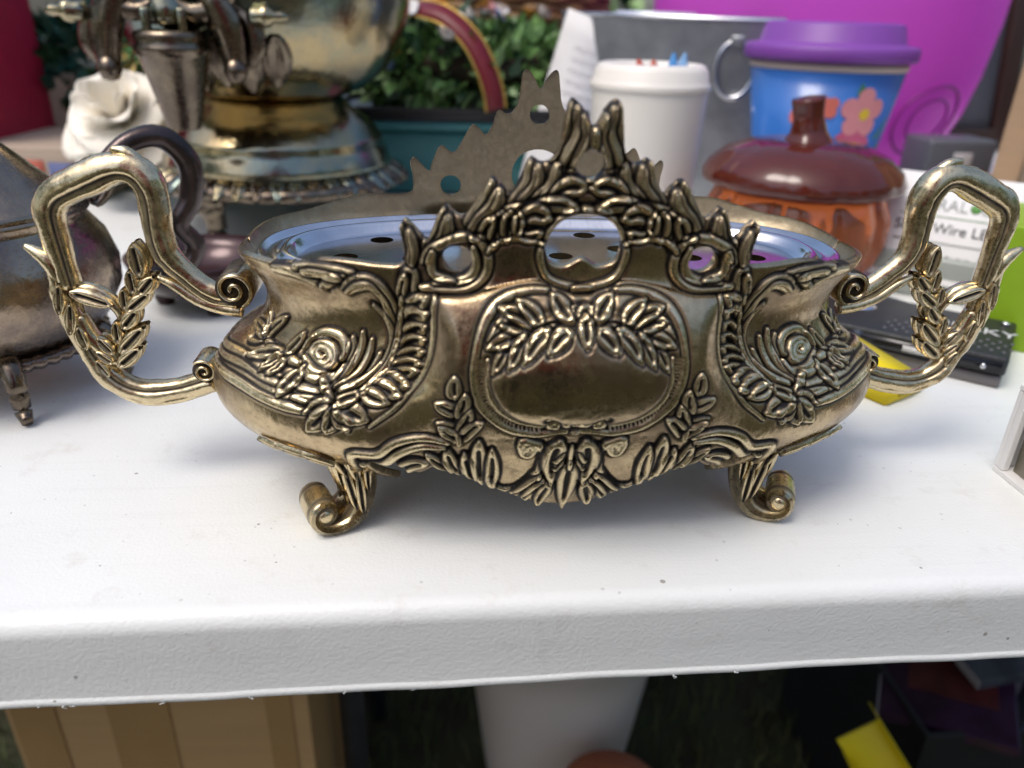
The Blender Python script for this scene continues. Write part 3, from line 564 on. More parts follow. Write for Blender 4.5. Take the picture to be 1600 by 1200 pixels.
def swirl(c, r0, r1, turns, a0, n, flip=1):
    return [(c[0] + (r0 + (r1 - r0) * i / (n - 1)) * math.cos(a0 + flip * turns * 2 * math.pi * i / (n - 1)), c[1] + (r0 + (r1 - r0) * i / (n - 1)) * math.sin(a0 + flip * turns * 2 * math.pi * i / (n - 1))) for i in range(n)]
def handle(sx):
    h = empty('handle'); h.parent = planter; GRO[:] = [-math.pi / 2 - .42 * sx, math.pi / 2 + .42 * sx]
    def p3(L, y=0.0): return [(sx * -x * -.001, y, z * .001) for x, z in L]
    def bar(nm, L, rad, seg=28, n=90, prof=bar_profile, y=0.0, flat=(1, 1.05)):
        me = tube(nm, p3(L, y), [r * (.00108 if prof else .00106) for r in np.interp(np.linspace(0, 1, 40), np.linspace(0, 1, len(rad)), rad) * (1 + (.035 * np.convolve(np.random.RandomState(int(40 + 10 * sx + len(L))).normal(0, 1.6, 44), np.ones(5) / 5, 'valid') + .03 * np.sin(np.arange(40) * .83 + 1) if prof else 0))], seg, flat=flat, n=n, prof=prof)
        if prof:
            from mathutils import noise as mn
            for v in me.vertices: v.co += v.normal * .00075 * mn.noise(v.co * 95 + Vector((3.1 * sx, 0, 0))) + v.normal * .0003 * mn.noise(v.co * 260)
        bar_tarnish(me, n, seg) if prof else (attr(me, 'rub', np.full(len(me.vertices), .85)), attr(me, 'tarnish', np.zeros(len(me.vertices))))
        return link(nm, me, M_PLATE, h)
    bar('upper_bar', H_UP, [5.4, 4.6, 4.6, 5.2, 5.8, 6.2, 6.0, 6.4, 6.0, 5.4, 5.0, 4.2])
    bar('lower_bar', H_LO, [3.0, 3.8, 4.2, 4.6, 4.8, 5.0, 5.0, 5.2])
    bar('thorn', [(-225.5,115.6),(-221,112.6),(-217,109),(-214.6,103),(-213.8,96)], [1.1, 2.6, 3.6, 3.4, 2.6], 16, 20, None)
    bar('thorn', [(-183,155.5),(-178,154.6),(-173.5,151),(-171,145)], [1.2, 2.3, 2.6, 2.0], 12, 16, None)
    bar('thorn', [(-191.5,152),(-187,151.6),(-182,150.2)], [1.0, 2.0, 2.2], 12, 12, None)
    bar('edge_strand', [(-212.5,76),(-207.6,61),(-199.6,48.6),(-188,42.6),(-172.6,43.6),(-157,49)], [1.2, 2.0, 2.2, 2.2, 2.2, 2.2], 12, 40, None, -.0018)
    bar('edge_strand', [(-173.5,102),(-167,98.6),(-158,91.6),(-148,87.6),(-139,86.4)], [1.2, 2.2, 2.4, 2.6, 3.0], 12, 30, None, -.0012)
    bar('stem', [(-198,60),(-194.2,73),(-190,84),(-184.6,96),(-180,104)], [2.8, 2.2, 2.0, 1.8, 1.4], 10, 24, None, .0004)
    bar('branch', [(-211,94),(-204.3,96.4),(-197.5,94),(-192.6,87),(-191.6,82)], [2.6, 3.0, 2.8, 2.4, 1.8], 12, 24, None)
    bar('branch', [(-209.8,84),(-206.4,74),(-200.5,66),(-197,62)], [3.6, 4.0, 4.0, 3.0], 12, 24, None)
    for x0, z0, x1, z1, w in H_LEAF:
        for yy, nn in ((-.0022, (0, -1, 0)), (.0022, (0, 1, 0))):
            me = leaf3d('leaf', (sx * x0 * .001, yy, z0 * .001), (sx * x1 * .001, yy, z1 * .001), w * .00118, nn, th=.0034, bend=.0006, slot=.8)
            V = np.array([v.co[:] for v in me.vertices]); b0 = np.array([sx * x0, z0]) * .001; b1 = np.array([sx * x1, z1]) * .001
            ax = (b1 - b0) / np.linalg.norm(b1 - b0); q = V[:, [0, 2]] - b0; t = q @ ax / np.linalg.norm(b1 - b0); s_ = np.abs(q @ np.array([-ax[1], ax[0]]))
            a = np.clip(1.3 * np.exp(-(s_ / (w * .00030)) ** 2) - .25, 0, 1) * (t > .15) * (t < .85); attr(me, 'tarnish', a); attr(me, 'rub', .9 - .9 * a)
            link('leaf', me, M_PLATE, h)
    # scrolls where the bars meet the bowl
    for c, r, wd_, a0, fl in (((-139.5, 99.5), 8.2, 13, 3.6, -1), ((-158, 59.5), 5.6, 9, -2.4, 1)):
        L = swirl(c, r * .1, r, 1.75, a0, 60, fl); ring = [(sx * x * .001, z * .001) for x, z in L]; V, F = [], []; th = r * .12 * .001
        for i, (x, z) in enumerate(ring):
            j0, j1 = max(0, i - 1), min(59, i + 1); tx, tz = ring[j1][0] - ring[j0][0], ring[j1][1] - ring[j0][1]; q = math.hypot(tx, tz); nx, nz_ = -tz / q * th, tx / q * th
            for yy, k in ((-wd_, .4), (-wd_ * .86, 1), (wd_ * .86, 1), (wd_, .4)): V.append((x + nx * k, yy * .001, z + nz_ * k))
            for yy, k in ((wd_, -.4), (wd_ * .86, -1), (-wd_ * .86, -1), (-wd_, -.4)): V.append((x + nx * k, yy * .001, z + nz_ * k))
        for i in range(59):
            for k in range(8): F.append((i * 8 + k, i * 8 + (k + 1) % 8, (i + 1) * 8 + (k + 1) % 8, (i + 1) * 8 + k))
        me = fix(pyd('scroll', V, F)); attr(me, 'rub', np.full(len(me.vertices), .75)); attr(me, 'tarnish', np.zeros(len(me.vertices))); link('scroll', me, M_PLATE, h)
        bk = lathe('scroll_back', [(0, -wd_ * .00082), (r * .00093, -wd_ * .0008), (r * .00093, wd_ * .0008), (0, wd_ * .00082)], 28)
        bk.transform(Matrix.Rotation(R(90), 4, 'X')); attr(bk, 'tarnish', np.full(len(bk.vertices), .75)); attr(bk, 'rub', np.zeros(len(bk.vertices)))
        link('scroll_back', bk, M_PLATE, h, (sx * c[0] * .001, 0, c[1] * .001))
for sx in (1, -1): handle(sx)

# ------------------------------------------------------------------ feet: S-curved strap ending in a rolled scroll, leaf on the knee
def foot(sx, sy):
    f = empty('foot'); f.parent = planter
    d = np.array([sx * -.92, sy * -.39]); d /= np.linalg.norm(d); o = np.array([sx * -.0865, sy * -.0370]); side = np.array([-d[1], d[0]])
    prof = [(14, 58), (11, 51), (7.5, 44), (4.6, 35), (3, 27), (3, 20), (4.6, 13), (8.5, 7), (14, 4.0), (20, 3.5), (25.4, 5.4), (28.4, 9.8), (27.8, 14.8), (24, 17.6), (19.8, 16.6), (18.2, 13.4), (19.6, 10.4), (22.4, 10), (24, 11.8)]
    prof = [(u_ * .9, z_ if z_ > 30 else z_ * .93) for u_, z_ in prof]
    Q = spline(prof, 110); V, F, TA = [], [], []; nw = 15
    hwid = np.interp(np.linspace(0, 1, 110), [0, .1, .25, .4, .5, .62, .8, 1], [10, 11, 12.5, 12.5, 12, 11.5, 10.5, 9.5]); thk = np.interp(np.linspace(0, 1, 110), [0, .12, .22, .34, .46, .6, 1], [10, 9, 7, 5.2, 4.0, 2.4, 1.5])
    for i in range(110):
        t = Q[min(109, i + 1)] - Q[max(0, i - 1)]; t /= np.linalg.norm(t); n = np.array([t[1], -t[0]])      # inner side of the curve
        for face in (1, -1):
            for k in range(nw):
                b = -1 + 2 * k / (nw - 1); edge = math.sqrt(max(0, 1 - abs(b) ** 5)); g = .8 * math.exp(-((abs(b) - .62) / .12) ** 2)
                h = (thk[i] * edge - g * (1.0 if face == -1 else .3)) * face
                p = Q[i] + n * h; w = hwid[i] * b * face
                V.append((o[0] + (d[0] * p[0] + side[0] * w) * .001, o[1] + (d[1] * p[0] + side[1] * w) * .001, p[1] * .001)); TA.append(min(1, g * 1.0))
    M2 = 2 * nw
    for i in range(109):
        for k in range(M2): F.append((i * M2 + k, i * M2 + (k + 1) % M2, (i + 1) * M2 + (k + 1) % M2, (i + 1) * M2 + k))
    F.append(tuple(range(M2))); F.append(tuple(109 * M2 + k for k in range(M2)))
    me = pyd('strap', V, F); attr(me, 'tarnish', TA); attr(me, 'rub', [.9 * (1 - t) for t in TA])
    bm = bmesh.new(); bm.from_mesh(me); bmesh.ops.recalc_face_normals(bm, faces=bm.faces); bm.to_mesh(me); bm.free()
    link('strap', me, M_PLATE, f)
    ctr = np.array([20.6, 10.6]); cd = lathe('scroll_core', [(0, -.0102), (.0046, -.0098), (.0056, -.0085), (.0056, .0085), (.0046, .0098), (0, .0102)], 24)
    cd.transform(Matrix.Rotation(R(90), 4, 'X')); attr(cd, 'tarnish', np.full(len(cd.vertices), .55)); attr(cd, 'rub', np.full(len(cd.vertices), .3))
    co = link('scroll_core', cd, M_PLATE, f, (o[0] + d[0] * ctr[0] * .001, o[1] + d[1] * ctr[0] * .001, ctr[1] * .001)); co.rotation_euler.z = math.atan2(d[1], d[0])
    eye = lathe('scroll_eye', [(0, .0108), (.002, .0106), (.0034, .0098), (.0036, .009)], 18); attr(eye, 'rub', np.full(len(eye.vertices), .8)); attr(eye, 'tarnish', np.zeros(len(eye.vertices)))
    for q in (1, -1):
        e2 = link('scroll_eye', eye if q == 1 else eye.copy(), None, f, co.location); e2.rotation_euler = (R(90) if q == 1 else R(-90), 0, math.atan2(d[1], d[0]))
        if not e2.data.materials: e2.data.materials.append(M_PLATE)
    # knee leaves on the outer face and along the belly
    nrm = np.array([d[0], d[1], .25])
    def P(u, w, z): return (o[0] + (d[0] * u + side[0] * w) * .001, o[1] + (d[1] * u + side[1] * w) * .001, z * .001)
    for (u0, w0, z0), (u1, w1, z1), ww in (((8.5, 0, 15), (16, 0, 44), 4.2), ((8.5, -4, 16), (15, -9, 42), 3.6), ((8.5, 4, 16), (15, 9, 42), 3.6), ((8.5, -4, 10), (6.2, -7.5, 27), 2.4), ((8.5, 4, 10), (6.2, 7.5, 27), 2.4)):
        me = leaf3d('leaf', P(u0, w0, z0), P(u1, w1, z1), ww * .001, nrm, th=.0026, bend=.0012, slot=.75)
        a0, a1 = np.array(P(u0, w0, z0)), np.array(P(u1, w1, z1)); ax = (a1 - a0) / np.linalg.norm(a1 - a0); co_ = np.array([v.co[:] for v in me.vertices]) - a0
        t = co_ @ ax; sdv = np.cross(nrm / np.linalg.norm(nrm), ax); s_ = np.abs(co_ @ sdv); a = np.clip(1.3 * np.exp(-(s_ / (ww * .0003)) ** 2) - .25, 0, 1); attr(me, 'tarnish', a); attr(me, 'rub', .8 - .8 * a)
        link('leaf', me, M_PLATE, f)
    for q in (1, -1):           # leaves cast on both flanks of the leg
        nq = np.array([side[0] * q, side[1] * q, 0.0])
        for u0, z0, u1, z1, ww, wq in ((5, 11, 6.5, 33, 2.6, 11.6), (7.5, 13, 12, 36, 2.6, 10.8), (2.2, 22, 2.6, 42, 2.2, 11.6), (6.5, 28, 10.5, 47, 3.2, 11.6), (10, 30, 17, 46, 2.8, 10.6), (3.5, 35, 4.5, 50, 2.4, 11.4)):
            a0, a1 = np.array(P(u0, wq * q, z0)), np.array(P(u1, wq * q, z1)); me = leaf3d('leaf', a0, a1, ww * .001, nq, th=.0030, bend=.0010, slot=.8); ax = (a1 - a0) / np.linalg.norm(a1 - a0); co_ = np.array([v.co[:] for v in me.vertices]) - a0; s_ = np.abs(co_ @ np.cross(nq, ax))
            a = np.clip(1.4 * np.exp(-(s_ / (ww * .00032)) ** 2) - .25, 0, 1); attr(me, 'tarnish', a); attr(me, 'rub', .85 - .85 * a); link('leaf', me, M_PLATE, f)
    for s0, z0, s1, z1, ww in ((-104, 40, -116, 45, 3.6), (-112, 43, -126, 46.5, 3.0), (-122, 45, -136, 46.5, 2.4)):
        A0, A1 = (np.array([float(v) for v in base(np.array(a), np.array(b))]) for a, b in ((s0, z0), (s1, z1))); e_ = .5
        n_ = np.cross(np.array([float(v) for v in base(np.array(s0 + e_), np.array(z0))]) - A0, np.array([float(v) for v in base(np.array(s0), np.array(z0 + e_))]) - A0); n_ /= np.linalg.norm(n_)
        fl_ = np.array([sx, sy, 1.0]); A0, A1, n_ = (A0 + n_ * .2) * fl_ * .001, (A1 + n_ * .2) * fl_ * .001, n_ * fl_
        me = leaf3d('leaf', A0, A1, ww * .001, n_, th=.0026, bend=.0006, slot=.75); ax = (A1 - A0) / np.linalg.norm(A1 - A0); co_ = np.array([v.co[:] for v in me.vertices]) - A0; s_ = np.abs(co_ @ np.cross(n_, ax))
        a = np.clip(1.3 * np.exp(-(s_ / (ww * .0003)) ** 2) - .25, 0, 1); attr(me, 'tarnish', a); attr(me, 'rub', .8 - .8 * a); link('leaf', me, M_PLATE, f)
for sx in (1, -1):
    for sy in (1, -1): foot(sx, sy)

# ------------------------------------------------------------------ pierced steel insert lying in the bowl
M_STEEL = mat('brushed_steel', (0.62, 0.63, 0.66), .14, 1.0, var=.12, scale=90, bump=.05, bscale=500)
M_DARK = mat('dark_inside', (0.02, 0.018, 0.015), .7)
def tray():
    t = tag(empty('flower_insert', (0, 0, .1165)), 'oval polished steel insert with punched holes lying in the planter', 'insert')
    def sup(A, B, a, n=2.35): c, s = math.cos(a), math.sin(a); return A * math.copysign(abs(c) ** (2 / n), c), B * math.copysign(abs(s) ** (2 / n), s)
    prof = [(-1.5, -4.0), (0, -.6), (.6, .2), (1.4, .6), (2.4, .4), (4, -1.2), (6.6, -2.0), (9, -1.4), (10.2, -.2), (11.6, .5), (13, .1), (14, -1.0), (15.5, -3.2), (17, -4.2), (18.5, -4.6)]
    V, F = [], []; seg = 160
    for i, (ins, z) in enumerate(prof):
        for k in range(seg): x, y = sup(129.5 - ins, 60.5 - ins, 2 * math.pi * k / seg); V.append((x * .001, y * .001, z * .001))
    for i in range(len(prof) - 1):
        for k in range(seg): F.append((i * seg + k, i * seg + (k + 1) % seg, (i + 1) * seg + (k + 1) % seg, (i + 1) * seg + k))
    link('flange', fix(pyd('flange', V, F)), M_STEEL, t)
    g = np.arange(-112, 112.1, 1.0), np.arange(-43, 43.1, 1.0); X, Y = np.meshgrid(*g)
    f = (((np.abs(X) / 111.5) ** 2.35 + (np.abs(Y) / 42.4) ** 2.35) ** (1 / 2.35) - 1) * 42
    for hx, hy in [(-92, -4), (-78, 24), (-47, 24), (-62, -6), (-30, -4), (3, -2), (32, 10), (20, 34), (-12, 30), (62, -4), (48, 26), (78, 22), (92, -4), (-47, -28), (-15, -30), (18, -30), (50, -28), (78, -26), (-78, -26)]: f = np.maximum(f, 5.4 - np.hypot(X - hx, Y - hy))
    gy, gx = np.gradient(f, 1.0); q = gx ** 2 + gy ** 2 + 1e-9; mv = (f > 0) & (f < 1.5); X2, Y2 = np.where(mv, X - f * gx / q, X), np.where(mv, Y - f * gy / q, Y)
    ok = (f <= 0) | mv; cell = ok[:-1, :-1] & ok[1:, :-1] & ok[:-1, 1:] & ok[1:, 1:]; idx = np.arange(X.size).reshape(X.shape)
    Fq = np.stack([idx[:-1, :-1][cell], idx[:-1, 1:][cell], idx[1:, 1:][cell], idx[1:, :-1][cell]], -1); P = np.stack([X2.ravel(), Y2.ravel(), np.full(X.size, -4.5)], -1) * .001
    link('pierced_plate', np_mesh('pierced_plate', P, Fq), M_STEEL, t)
tray()

# ------------------------------------------------------------------ ground
M_SOIL = mat('lawn_soil', (0.05, 0.06, 0.025), .95, var=.5, scale=14, col2=(0.045, 0.035, 0.02), bump=.6, bscale=60)
link('ground', pyd('ground', [(-60, -60, -.74), (60, -60, -.74), (60, 60, -.74), (-60, 60, -.74)], [(0, 1, 2, 3)]), M_SOIL)['kind'] = 'structure'
def grass():
    n = 26000; x = np.random.uniform(-1.6, 1.6, n); y = np.random.uniform(-.2, 2.2, n); a = np.random.uniform(0, 2 * np.pi, n); h = np.random.uniform(.02, .065, n); w = np.random.uniform(.001, .0022, n); l = np.random.uniform(0, .03, n)
    dx, dy = np.cos(a), np.sin(a); z = np.full(n, -.741); b = np.random.uniform(0, 2 * np.pi, n)
    p0 = np.stack([x - dx * w, y - dy * w, z], -1); p1 = np.stack([x + dx * w, y + dy * w, z], -1)
    p2 = np.stack([x + dx * w * .7 + np.cos(b) * l * .4, y + dy * w * .7 + np.sin(b) * l * .4, z + h * .6], -1); p3 = np.stack([x - dx * w * .7 + np.cos(b) * l * .4, y - dy * w * .7 + np.sin(b) * l * .4, z + h * .6], -1)
    p4 = np.stack([x + np.cos(b) * l, y + np.sin(b) * l, z + h], -1)
    P = np.concatenate([p0, p1, p2, p3, p4]); i = np.arange(n)
    F = np.concatenate([np.stack([i, i + n, i + 2 * n, i + 3 * n], -1), np.stack([i + 3 * n, i + 2 * n, i + 4 * n, i + 4 * n], -1)])
    me = bpy.data.meshes.new('lawn_grass'); me.from_pydata(P.tolist(), [], [tuple(f) if f[2] != f[3] else tuple(f[:3]) for f in F.tolist()]); me.update()
    M_G = mat('grass_blade', (0.11, 0.17, 0.05), .6, var=.5, col2=(0.12, 0.10, 0.04), scale=9)
    tag(link('lawn_grass', me, M_G), 'short patchy grass under the tables', 'grass', kind='stuff')
grass()

# ------------------------------------------------------------------ folding tables
def plastic_white():
    M = mat('white_table_plastic', (0.775, 0.795, 0.772), .38, bump=.22, bscale=620, var=.06, scale=6, spec=.4)
    nt = M.node_tree; b = nt.nodes['Principled BSDF']; L = nt.links.new; tc = node(nt, 'ShaderNodeTexCoord')
    col = b.inputs['Base Color'].links[0].from_socket
    v = node(nt, 'ShaderNodeTexVoronoi'); v.inputs['Scale'].default_value = 75; v.inputs['Randomness'].default_value = 1; L(tc.outputs['Object'], v.inputs['Vector'])
    sep = node(nt, 'ShaderNodeSeparateColor'); L(v.outputs['Color'], sep.inputs[0])
    thr = node(nt, 'ShaderNodeMath', operation='MULTIPLY'); L(sep.outputs[0], thr.inputs[0]); L(sep.outputs[1], thr.inputs[1])
    sz = node(nt, 'ShaderNodeMath', operation='MULTIPLY'); L(thr.outputs[0], sz.inputs[0]); sz.inputs[1].default_value = .13
    lt = node(nt, 'ShaderNodeMath', operation='LESS_THAN'); L(v.outputs['Distance'], lt.inputs[0]); L(sz.outputs[0], lt.inputs[1])
    fc = node(nt, 'ShaderNodeMath', operation='MULTIPLY'); L(lt.outputs[0], fc.inputs[0]); fc.inputs[1].default_value = .62
    # smudges of dirt
    n = node(nt, 'ShaderNodeTexNoise'); n.inputs['Scale'].default_value = 34; n.inputs['Detail'].default_value = 8; n.inputs['Roughness'].default_value = .75; L(tc.outputs['Object'], n.inputs['Vector'])
    mr = node(nt, 'ShaderNodeMapRange'); mr.inputs[1].default_value = .56; mr.inputs[2].default_value = .76; mr.inputs[4].default_value = .42; L(n.outputs[0], mr.inputs[0])
    m1 = node(nt, 'ShaderNodeMix', data_type='RGBA'); L(mr.outputs[0], m1.inputs[0]); L(col, m1.inputs[6]); m1.inputs[7].default_value = (.50, .45, .37, 1)
    m2 = node(nt, 'ShaderNodeMix', data_type='RGBA'); L(fc.outputs[0], m2.inputs[0]); L(m1.outputs[2], m2.inputs[6]); m2.inputs[7].default_value = (.14, .11, .08, 1)
    v2 = node(nt, 'ShaderNodeTexVoronoi'); v2.inputs['Scale'].default_value = 150; L(tc.outputs['Object'], v2.inputs['Vector']); s2 = node(nt, 'ShaderNodeSeparateColor'); L(v2.outputs['Color'], s2.inputs[0])
    z2 = node(nt, 'ShaderNodeMath', operation='MULTIPLY'); L(s2.outputs[0], z2.inputs[0]); L(s2.outputs[2], z2.inputs[1]); z3 = node(nt, 'ShaderNodeMath', operation='MULTIPLY'); L(z2.outputs[0], z3.inputs[0]); z3.inputs[1].default_value = .13
    l2 = node(nt, 'ShaderNodeMath', operation='LESS_THAN'); L(v2.outputs['Distance'], l2.inputs[0]); L(z3.outputs[0], l2.inputs[1]); f2 = node(nt, 'ShaderNodeMath', operation='MULTIPLY'); L(l2.outputs[0], f2.inputs[0]); f2.inputs[1].default_value = .30
    m3 = node(nt, 'ShaderNodeMix', data_type='RGBA'); L(f2.outputs[0], m3.inputs[0]); L(m2.outputs[2], m3.inputs[6]); m3.inputs[7].default_value = (.22, .20, .17, 1)
    # long rubbed scratches
    mp = node(nt, 'ShaderNodeMapping'); mp.inputs['Scale'].default_value = (.5, 9, 9); mp.inputs['Rotation'].default_value = (0, 0, .12); L(tc.outputs['Object'], mp.inputs[0]); n4 = node(nt, 'ShaderNodeTexNoise'); n4.inputs['Scale'].default_value = 22; n4.inputs['Detail'].default_value = 5; L(mp.outputs[0], n4.inputs['Vector'])
    r4 = node(nt, 'ShaderNodeMapRange'); r4.inputs[1].default_value = .54; r4.inputs[2].default_value = .70; r4.inputs[4].default_value = .09; L(n4.outputs[0], r4.inputs[0]); m4 = node(nt, 'ShaderNodeMix', data_type='RGBA'); L(r4.outputs[0], m4.inputs[0]); L(m3.outputs[2], m4.inputs[6]); m4.inputs[7].default_value = (.52, .52, .50, 1)
    L(m4.outputs[2], b.inputs['Base Color'])
    return M
M_TABLE = plastic_white(); M_LEG = mat('grey_leg_steel', (0.10, 0.11, 0.13), .4, .6, var=.2)
def table(loc, x0, x1, depth, legs, label):
    t = tag(empty('folding_table', loc), label, 'table')
    arc = [(.008 - .008 * math.sin(a) , -.008 + .008 * math.cos(a)) for a in np.linspace(0, math.pi / 2, 9)]
    pr = [(depth / 2, 0.0)] + [(.03, 0)] + [(y, z) for y, z in arc] + [(-.0006, -.022), (-.0012, -.0362), (-.0013, -.0370), (-.0019, -.0373), (-.0020, -.0388), (-.0020, -.0398), (-.0016, -.0403), (.003, -.0405), (.004, -.022), (.02, -.020), (depth / 2, -.020)]
    full = pr + [(depth - y, z) for y, z in pr[::-1][1:-1]]
    xs = np.linspace(x0, x1, 240); V, F = [], []; k = len(full)
    for x in xs:
        wob = .0003 * math.sin(x * 13) + .0002 * math.sin(x * 57 + 1) + .0001 * math.sin(x * 141)
        for y, z in full: V.append((x, y + (wob * .5 if z < -.034 else 0), z + (wob if z < -.034 else 0)))
    for i in range(len(xs) - 1):
        for j in range(k): F.append((i * k + j, i * k + (j + 1) % k, (i + 1) * k + (j + 1) % k, (i + 1) * k + j))
    F.append(tuple(range(k))); F.append(tuple((len(xs) - 1) * k + j for j in range(k)))
    me = fix(pyd('table_top', V, F)); top = link('table_top', me, M_TABLE, t)
    for x, y in legs: link('leg', tube('leg', [(x, y, -.02), (x, y, -.742 - 0 * loc[2])], .0135, 14), M_LEG, t)
    return t, top
tab, top = table((0, -.1015, 0), -.95, .95, .765, [(-.15, .37), (-.15, .60), (-.85, .1), (.85, .1), (-.85, .66), (.85, .66)], 'white plastic folding table carrying the planter, scuffed along its front edge')
tab2, _ = table((0, .675, -.004), -1.0, 1.1, .765, [(-.9, .1), (1.0, .1), (-.9, .66), (1.0, .66)], 'second white folding table pushed up behind the first')
for i in range(16):      # curls of plastic left along the moulding's lower edge
    x = random.choice([random.uniform(-.30, -.02), random.uniform(-.30, .3)]); r = random.uniform(.0003, .0008); n = 7
    L_ = [(x + r * 3 * math.sin(j * .9 + i) * j / n, -.0019 - random.random() * .0002, -.0396 - r * 3 * j / n * (1 if i % 3 else .4)) for j in range(n)]
    link('burr', tube('burr', L_, [r * .5, r * .45, r * .2], 5), M_TABLE, top)

# ------------------------------------------------------------------ tarnished silver urn with spigot
M_URN = antique('urn_silver', (0.56, 0.47, 0.30), (0.42, 0.33, 0.18), (0.03, 0.024, 0.02), rough=.1, tint=(0.07, 0.17, 0.20), blotch=10, dirt=.5)
M_URND = antique('urn_dark_silver', (0.40, 0.34, 0.25), (0.20, 0.165, 0.12), (0.02, 0.015, 0.012), rough=.17, tint=(0.11, 0.085, 0.07), blotch=40)
def urn():
    u = tag(empty('coffee_urn', (-.214, .51, 0)), 'large tarnished silver urn with tapered spigot and scroll feet behind the planter', 'urn')
    link('base_dome', lathe('base_dome', [(.098, .058), (.109, .062), (.107, .070), (.103, .080), (.100, .086), (.101, .089), (.098, .092), (.090, .104), (.076, .113), (.068, .120), (.064, .126)], 72), M_URN, u)
    link('bowl', lathe('bowl', [(.060, .126), (.066, .128), (.084, .135), (.104, .150), (.119, .170), (.128, .195), (.132, .225), (.129, .262), (.118, .295), (.108, .312), (.112, .318), (.104, .322)], 80), M_URN, u)
    lid = link('lid', lathe('lid', [(.104, .322), (.100, .330), (.080, .350), (.050, .366), (.02, .374), (.008, .380), (.013, .392), (.016, .402), (.008, .416), (0, .420)], 48), M_URN, u)
    def rim(a, i, r): return r * (1 + .022 * math.cos(4 * (a - .45)) + .010 * abs(math.sin(22 * a)))
    link('skirt', lathe('skirt', [(.094, .060), (.108, .0605), (.118, .057), (.122, .051), (.119, .046), (.110, .045), (.094, .048)], 264, wob=rim), M_URND, u)
    for k in range(44):
        a = 2 * math.pi * k / 44; c, s = math.cos(a), math.sin(a)
        link('skirt_leaf', leaf3d('skirt_leaf', (.100 * c, .100 * s, .064), (.124 * c, .124 * s, .048), .0062, (c, s, 1.0), th=.003, bend=.003, nu=8, nv=7), M_URN if k % 3 else M_URND, u)
    for k in range(4):
        a = R(-117 + 90 * k); c, s = math.cos(a), math.sin(a)
        pth = [(.092 * c, .092 * s, .054), (.103 * c, .103 * s, .040), (.100 * c, .100 * s, .022), (.101 * c, .101 * s, .008), (.112 * c, .112 * s, .004), (.117 * c, .117 * s, .010)]
        f = link('foot', tube('foot', pth, [.015, .012, .009, .009, .008, .005], 14, n=24, twist_ref=(0, 0, 1)), M_URND, u)
        link('foot_pad', lathe('foot_pad', [(0, 0), (.013, .0), (.015, .004), (.012, .009), (0, .011)], 20), M_URND, f, (.106 * c, .106 * s, 0))
    # spigot: barrel from the bowl, tapered nozzle, key with acanthus scrolls
    sp = empty('spigot'); sp.parent = u; sp.location = (-.046, -.135, 0)
    link('nozzle', lathe('nozzle', [(.0125, .112), (.0128, .113), (.0255, .166), (.0262, .1665), (.0285, .172), (.0285, .175), (.0262, .177), (.028, .181), (.0275, .185), (.020, .187), (.006, .187)], 40), M_URND, sp)
    link('barrel', tube('barrel', [(0, .05, .200), (0, .02, .199), (0, -.004, .198)], [.013, .012, .011], 20, twist_ref=(1, 0, 0)), M_URN, sp)
    link('barrel_cap', lathe('barrel_cap', [(0, .190), (.013, .190), (.015, .194), (.015, .204), (.010, .212), (.007, .226), (0, .230)], 24), M_URN, sp)
    for x in (-.0115, .0145): link('pin', box('pin', x - .0028, x + .0028, -.020, -.014, .183, .202, .0008), M_URN, sp)
    def acanthus(sx, pts, rad, y=-.006, seg=14):
        link('acanthus', tube('acanthus', [(sx * x, y, z) for x, z in pts], rad, seg, n=36, flat=(1, .7), prof=lambda w: 1 - .20 * abs(math.sin(4.5 * w))), M_URND, sp)
    for sx in (-1, 1):
        acanthus(sx, [(.006, .206), (.020, .199), (.036, .203), (.048, .214), (.058, .216)], [.005, .008, .009, .008, .004])
        acanthus(sx, [(.026, .226), (.036, .208), (.043, .190), (.046, .172), (.046, .160)], [.006, .013, .014, .011, .009])
        acanthus(sx, [(.012, .222), (.022, .234), (.038, .234), (.042, .222), (.030, .215)], [.006, .007, .007, .006, .004], -.008)
        acanthus(sx, [(.046, .204), (.058, .192), (.061, .176), (.054, .164), (.048, .168)], [.004, .008, .009, .007, .004], .004)
        link('acanthus_ball', lathe('acanthus_ball', [(0, -.010), (.006, -.008), (.0095, 0), (.006, .008), (0, .010)], 16), M_URND, sp, (sx * .0465, -.008, .158))
        kn = link('finial', lathe('finial', [(0, 0), (.005, 0), (.0075, .004), (.007, .010), (.0085, .012), (.008, .016), (.004, .020), (.0045, .025), (.002, .030), (0, .031)], 20), M_URN, sp, (sx * .058, 0, .198), (0, R(90) * sx, 0))
    # applied mask of leaves on the bowl behind the spigot
    for k in range(6):
        a = R(-132 + 11 * k); r0 = .122; c, s = math.cos(a), math.sin(a)
        link('mount_leaf', leaf3d('mount_leaf', (r0 * c, r0 * s, .186), (r0 * c * .80, r0 * s * .80, .140 + .004 * (k % 2)), .013, (c, s, -.5), th=.007, bend=.004), M_URND, u)
urn(); bpy.data.objects['coffee_urn'].scale = (1.06, 1.06, 1.02)

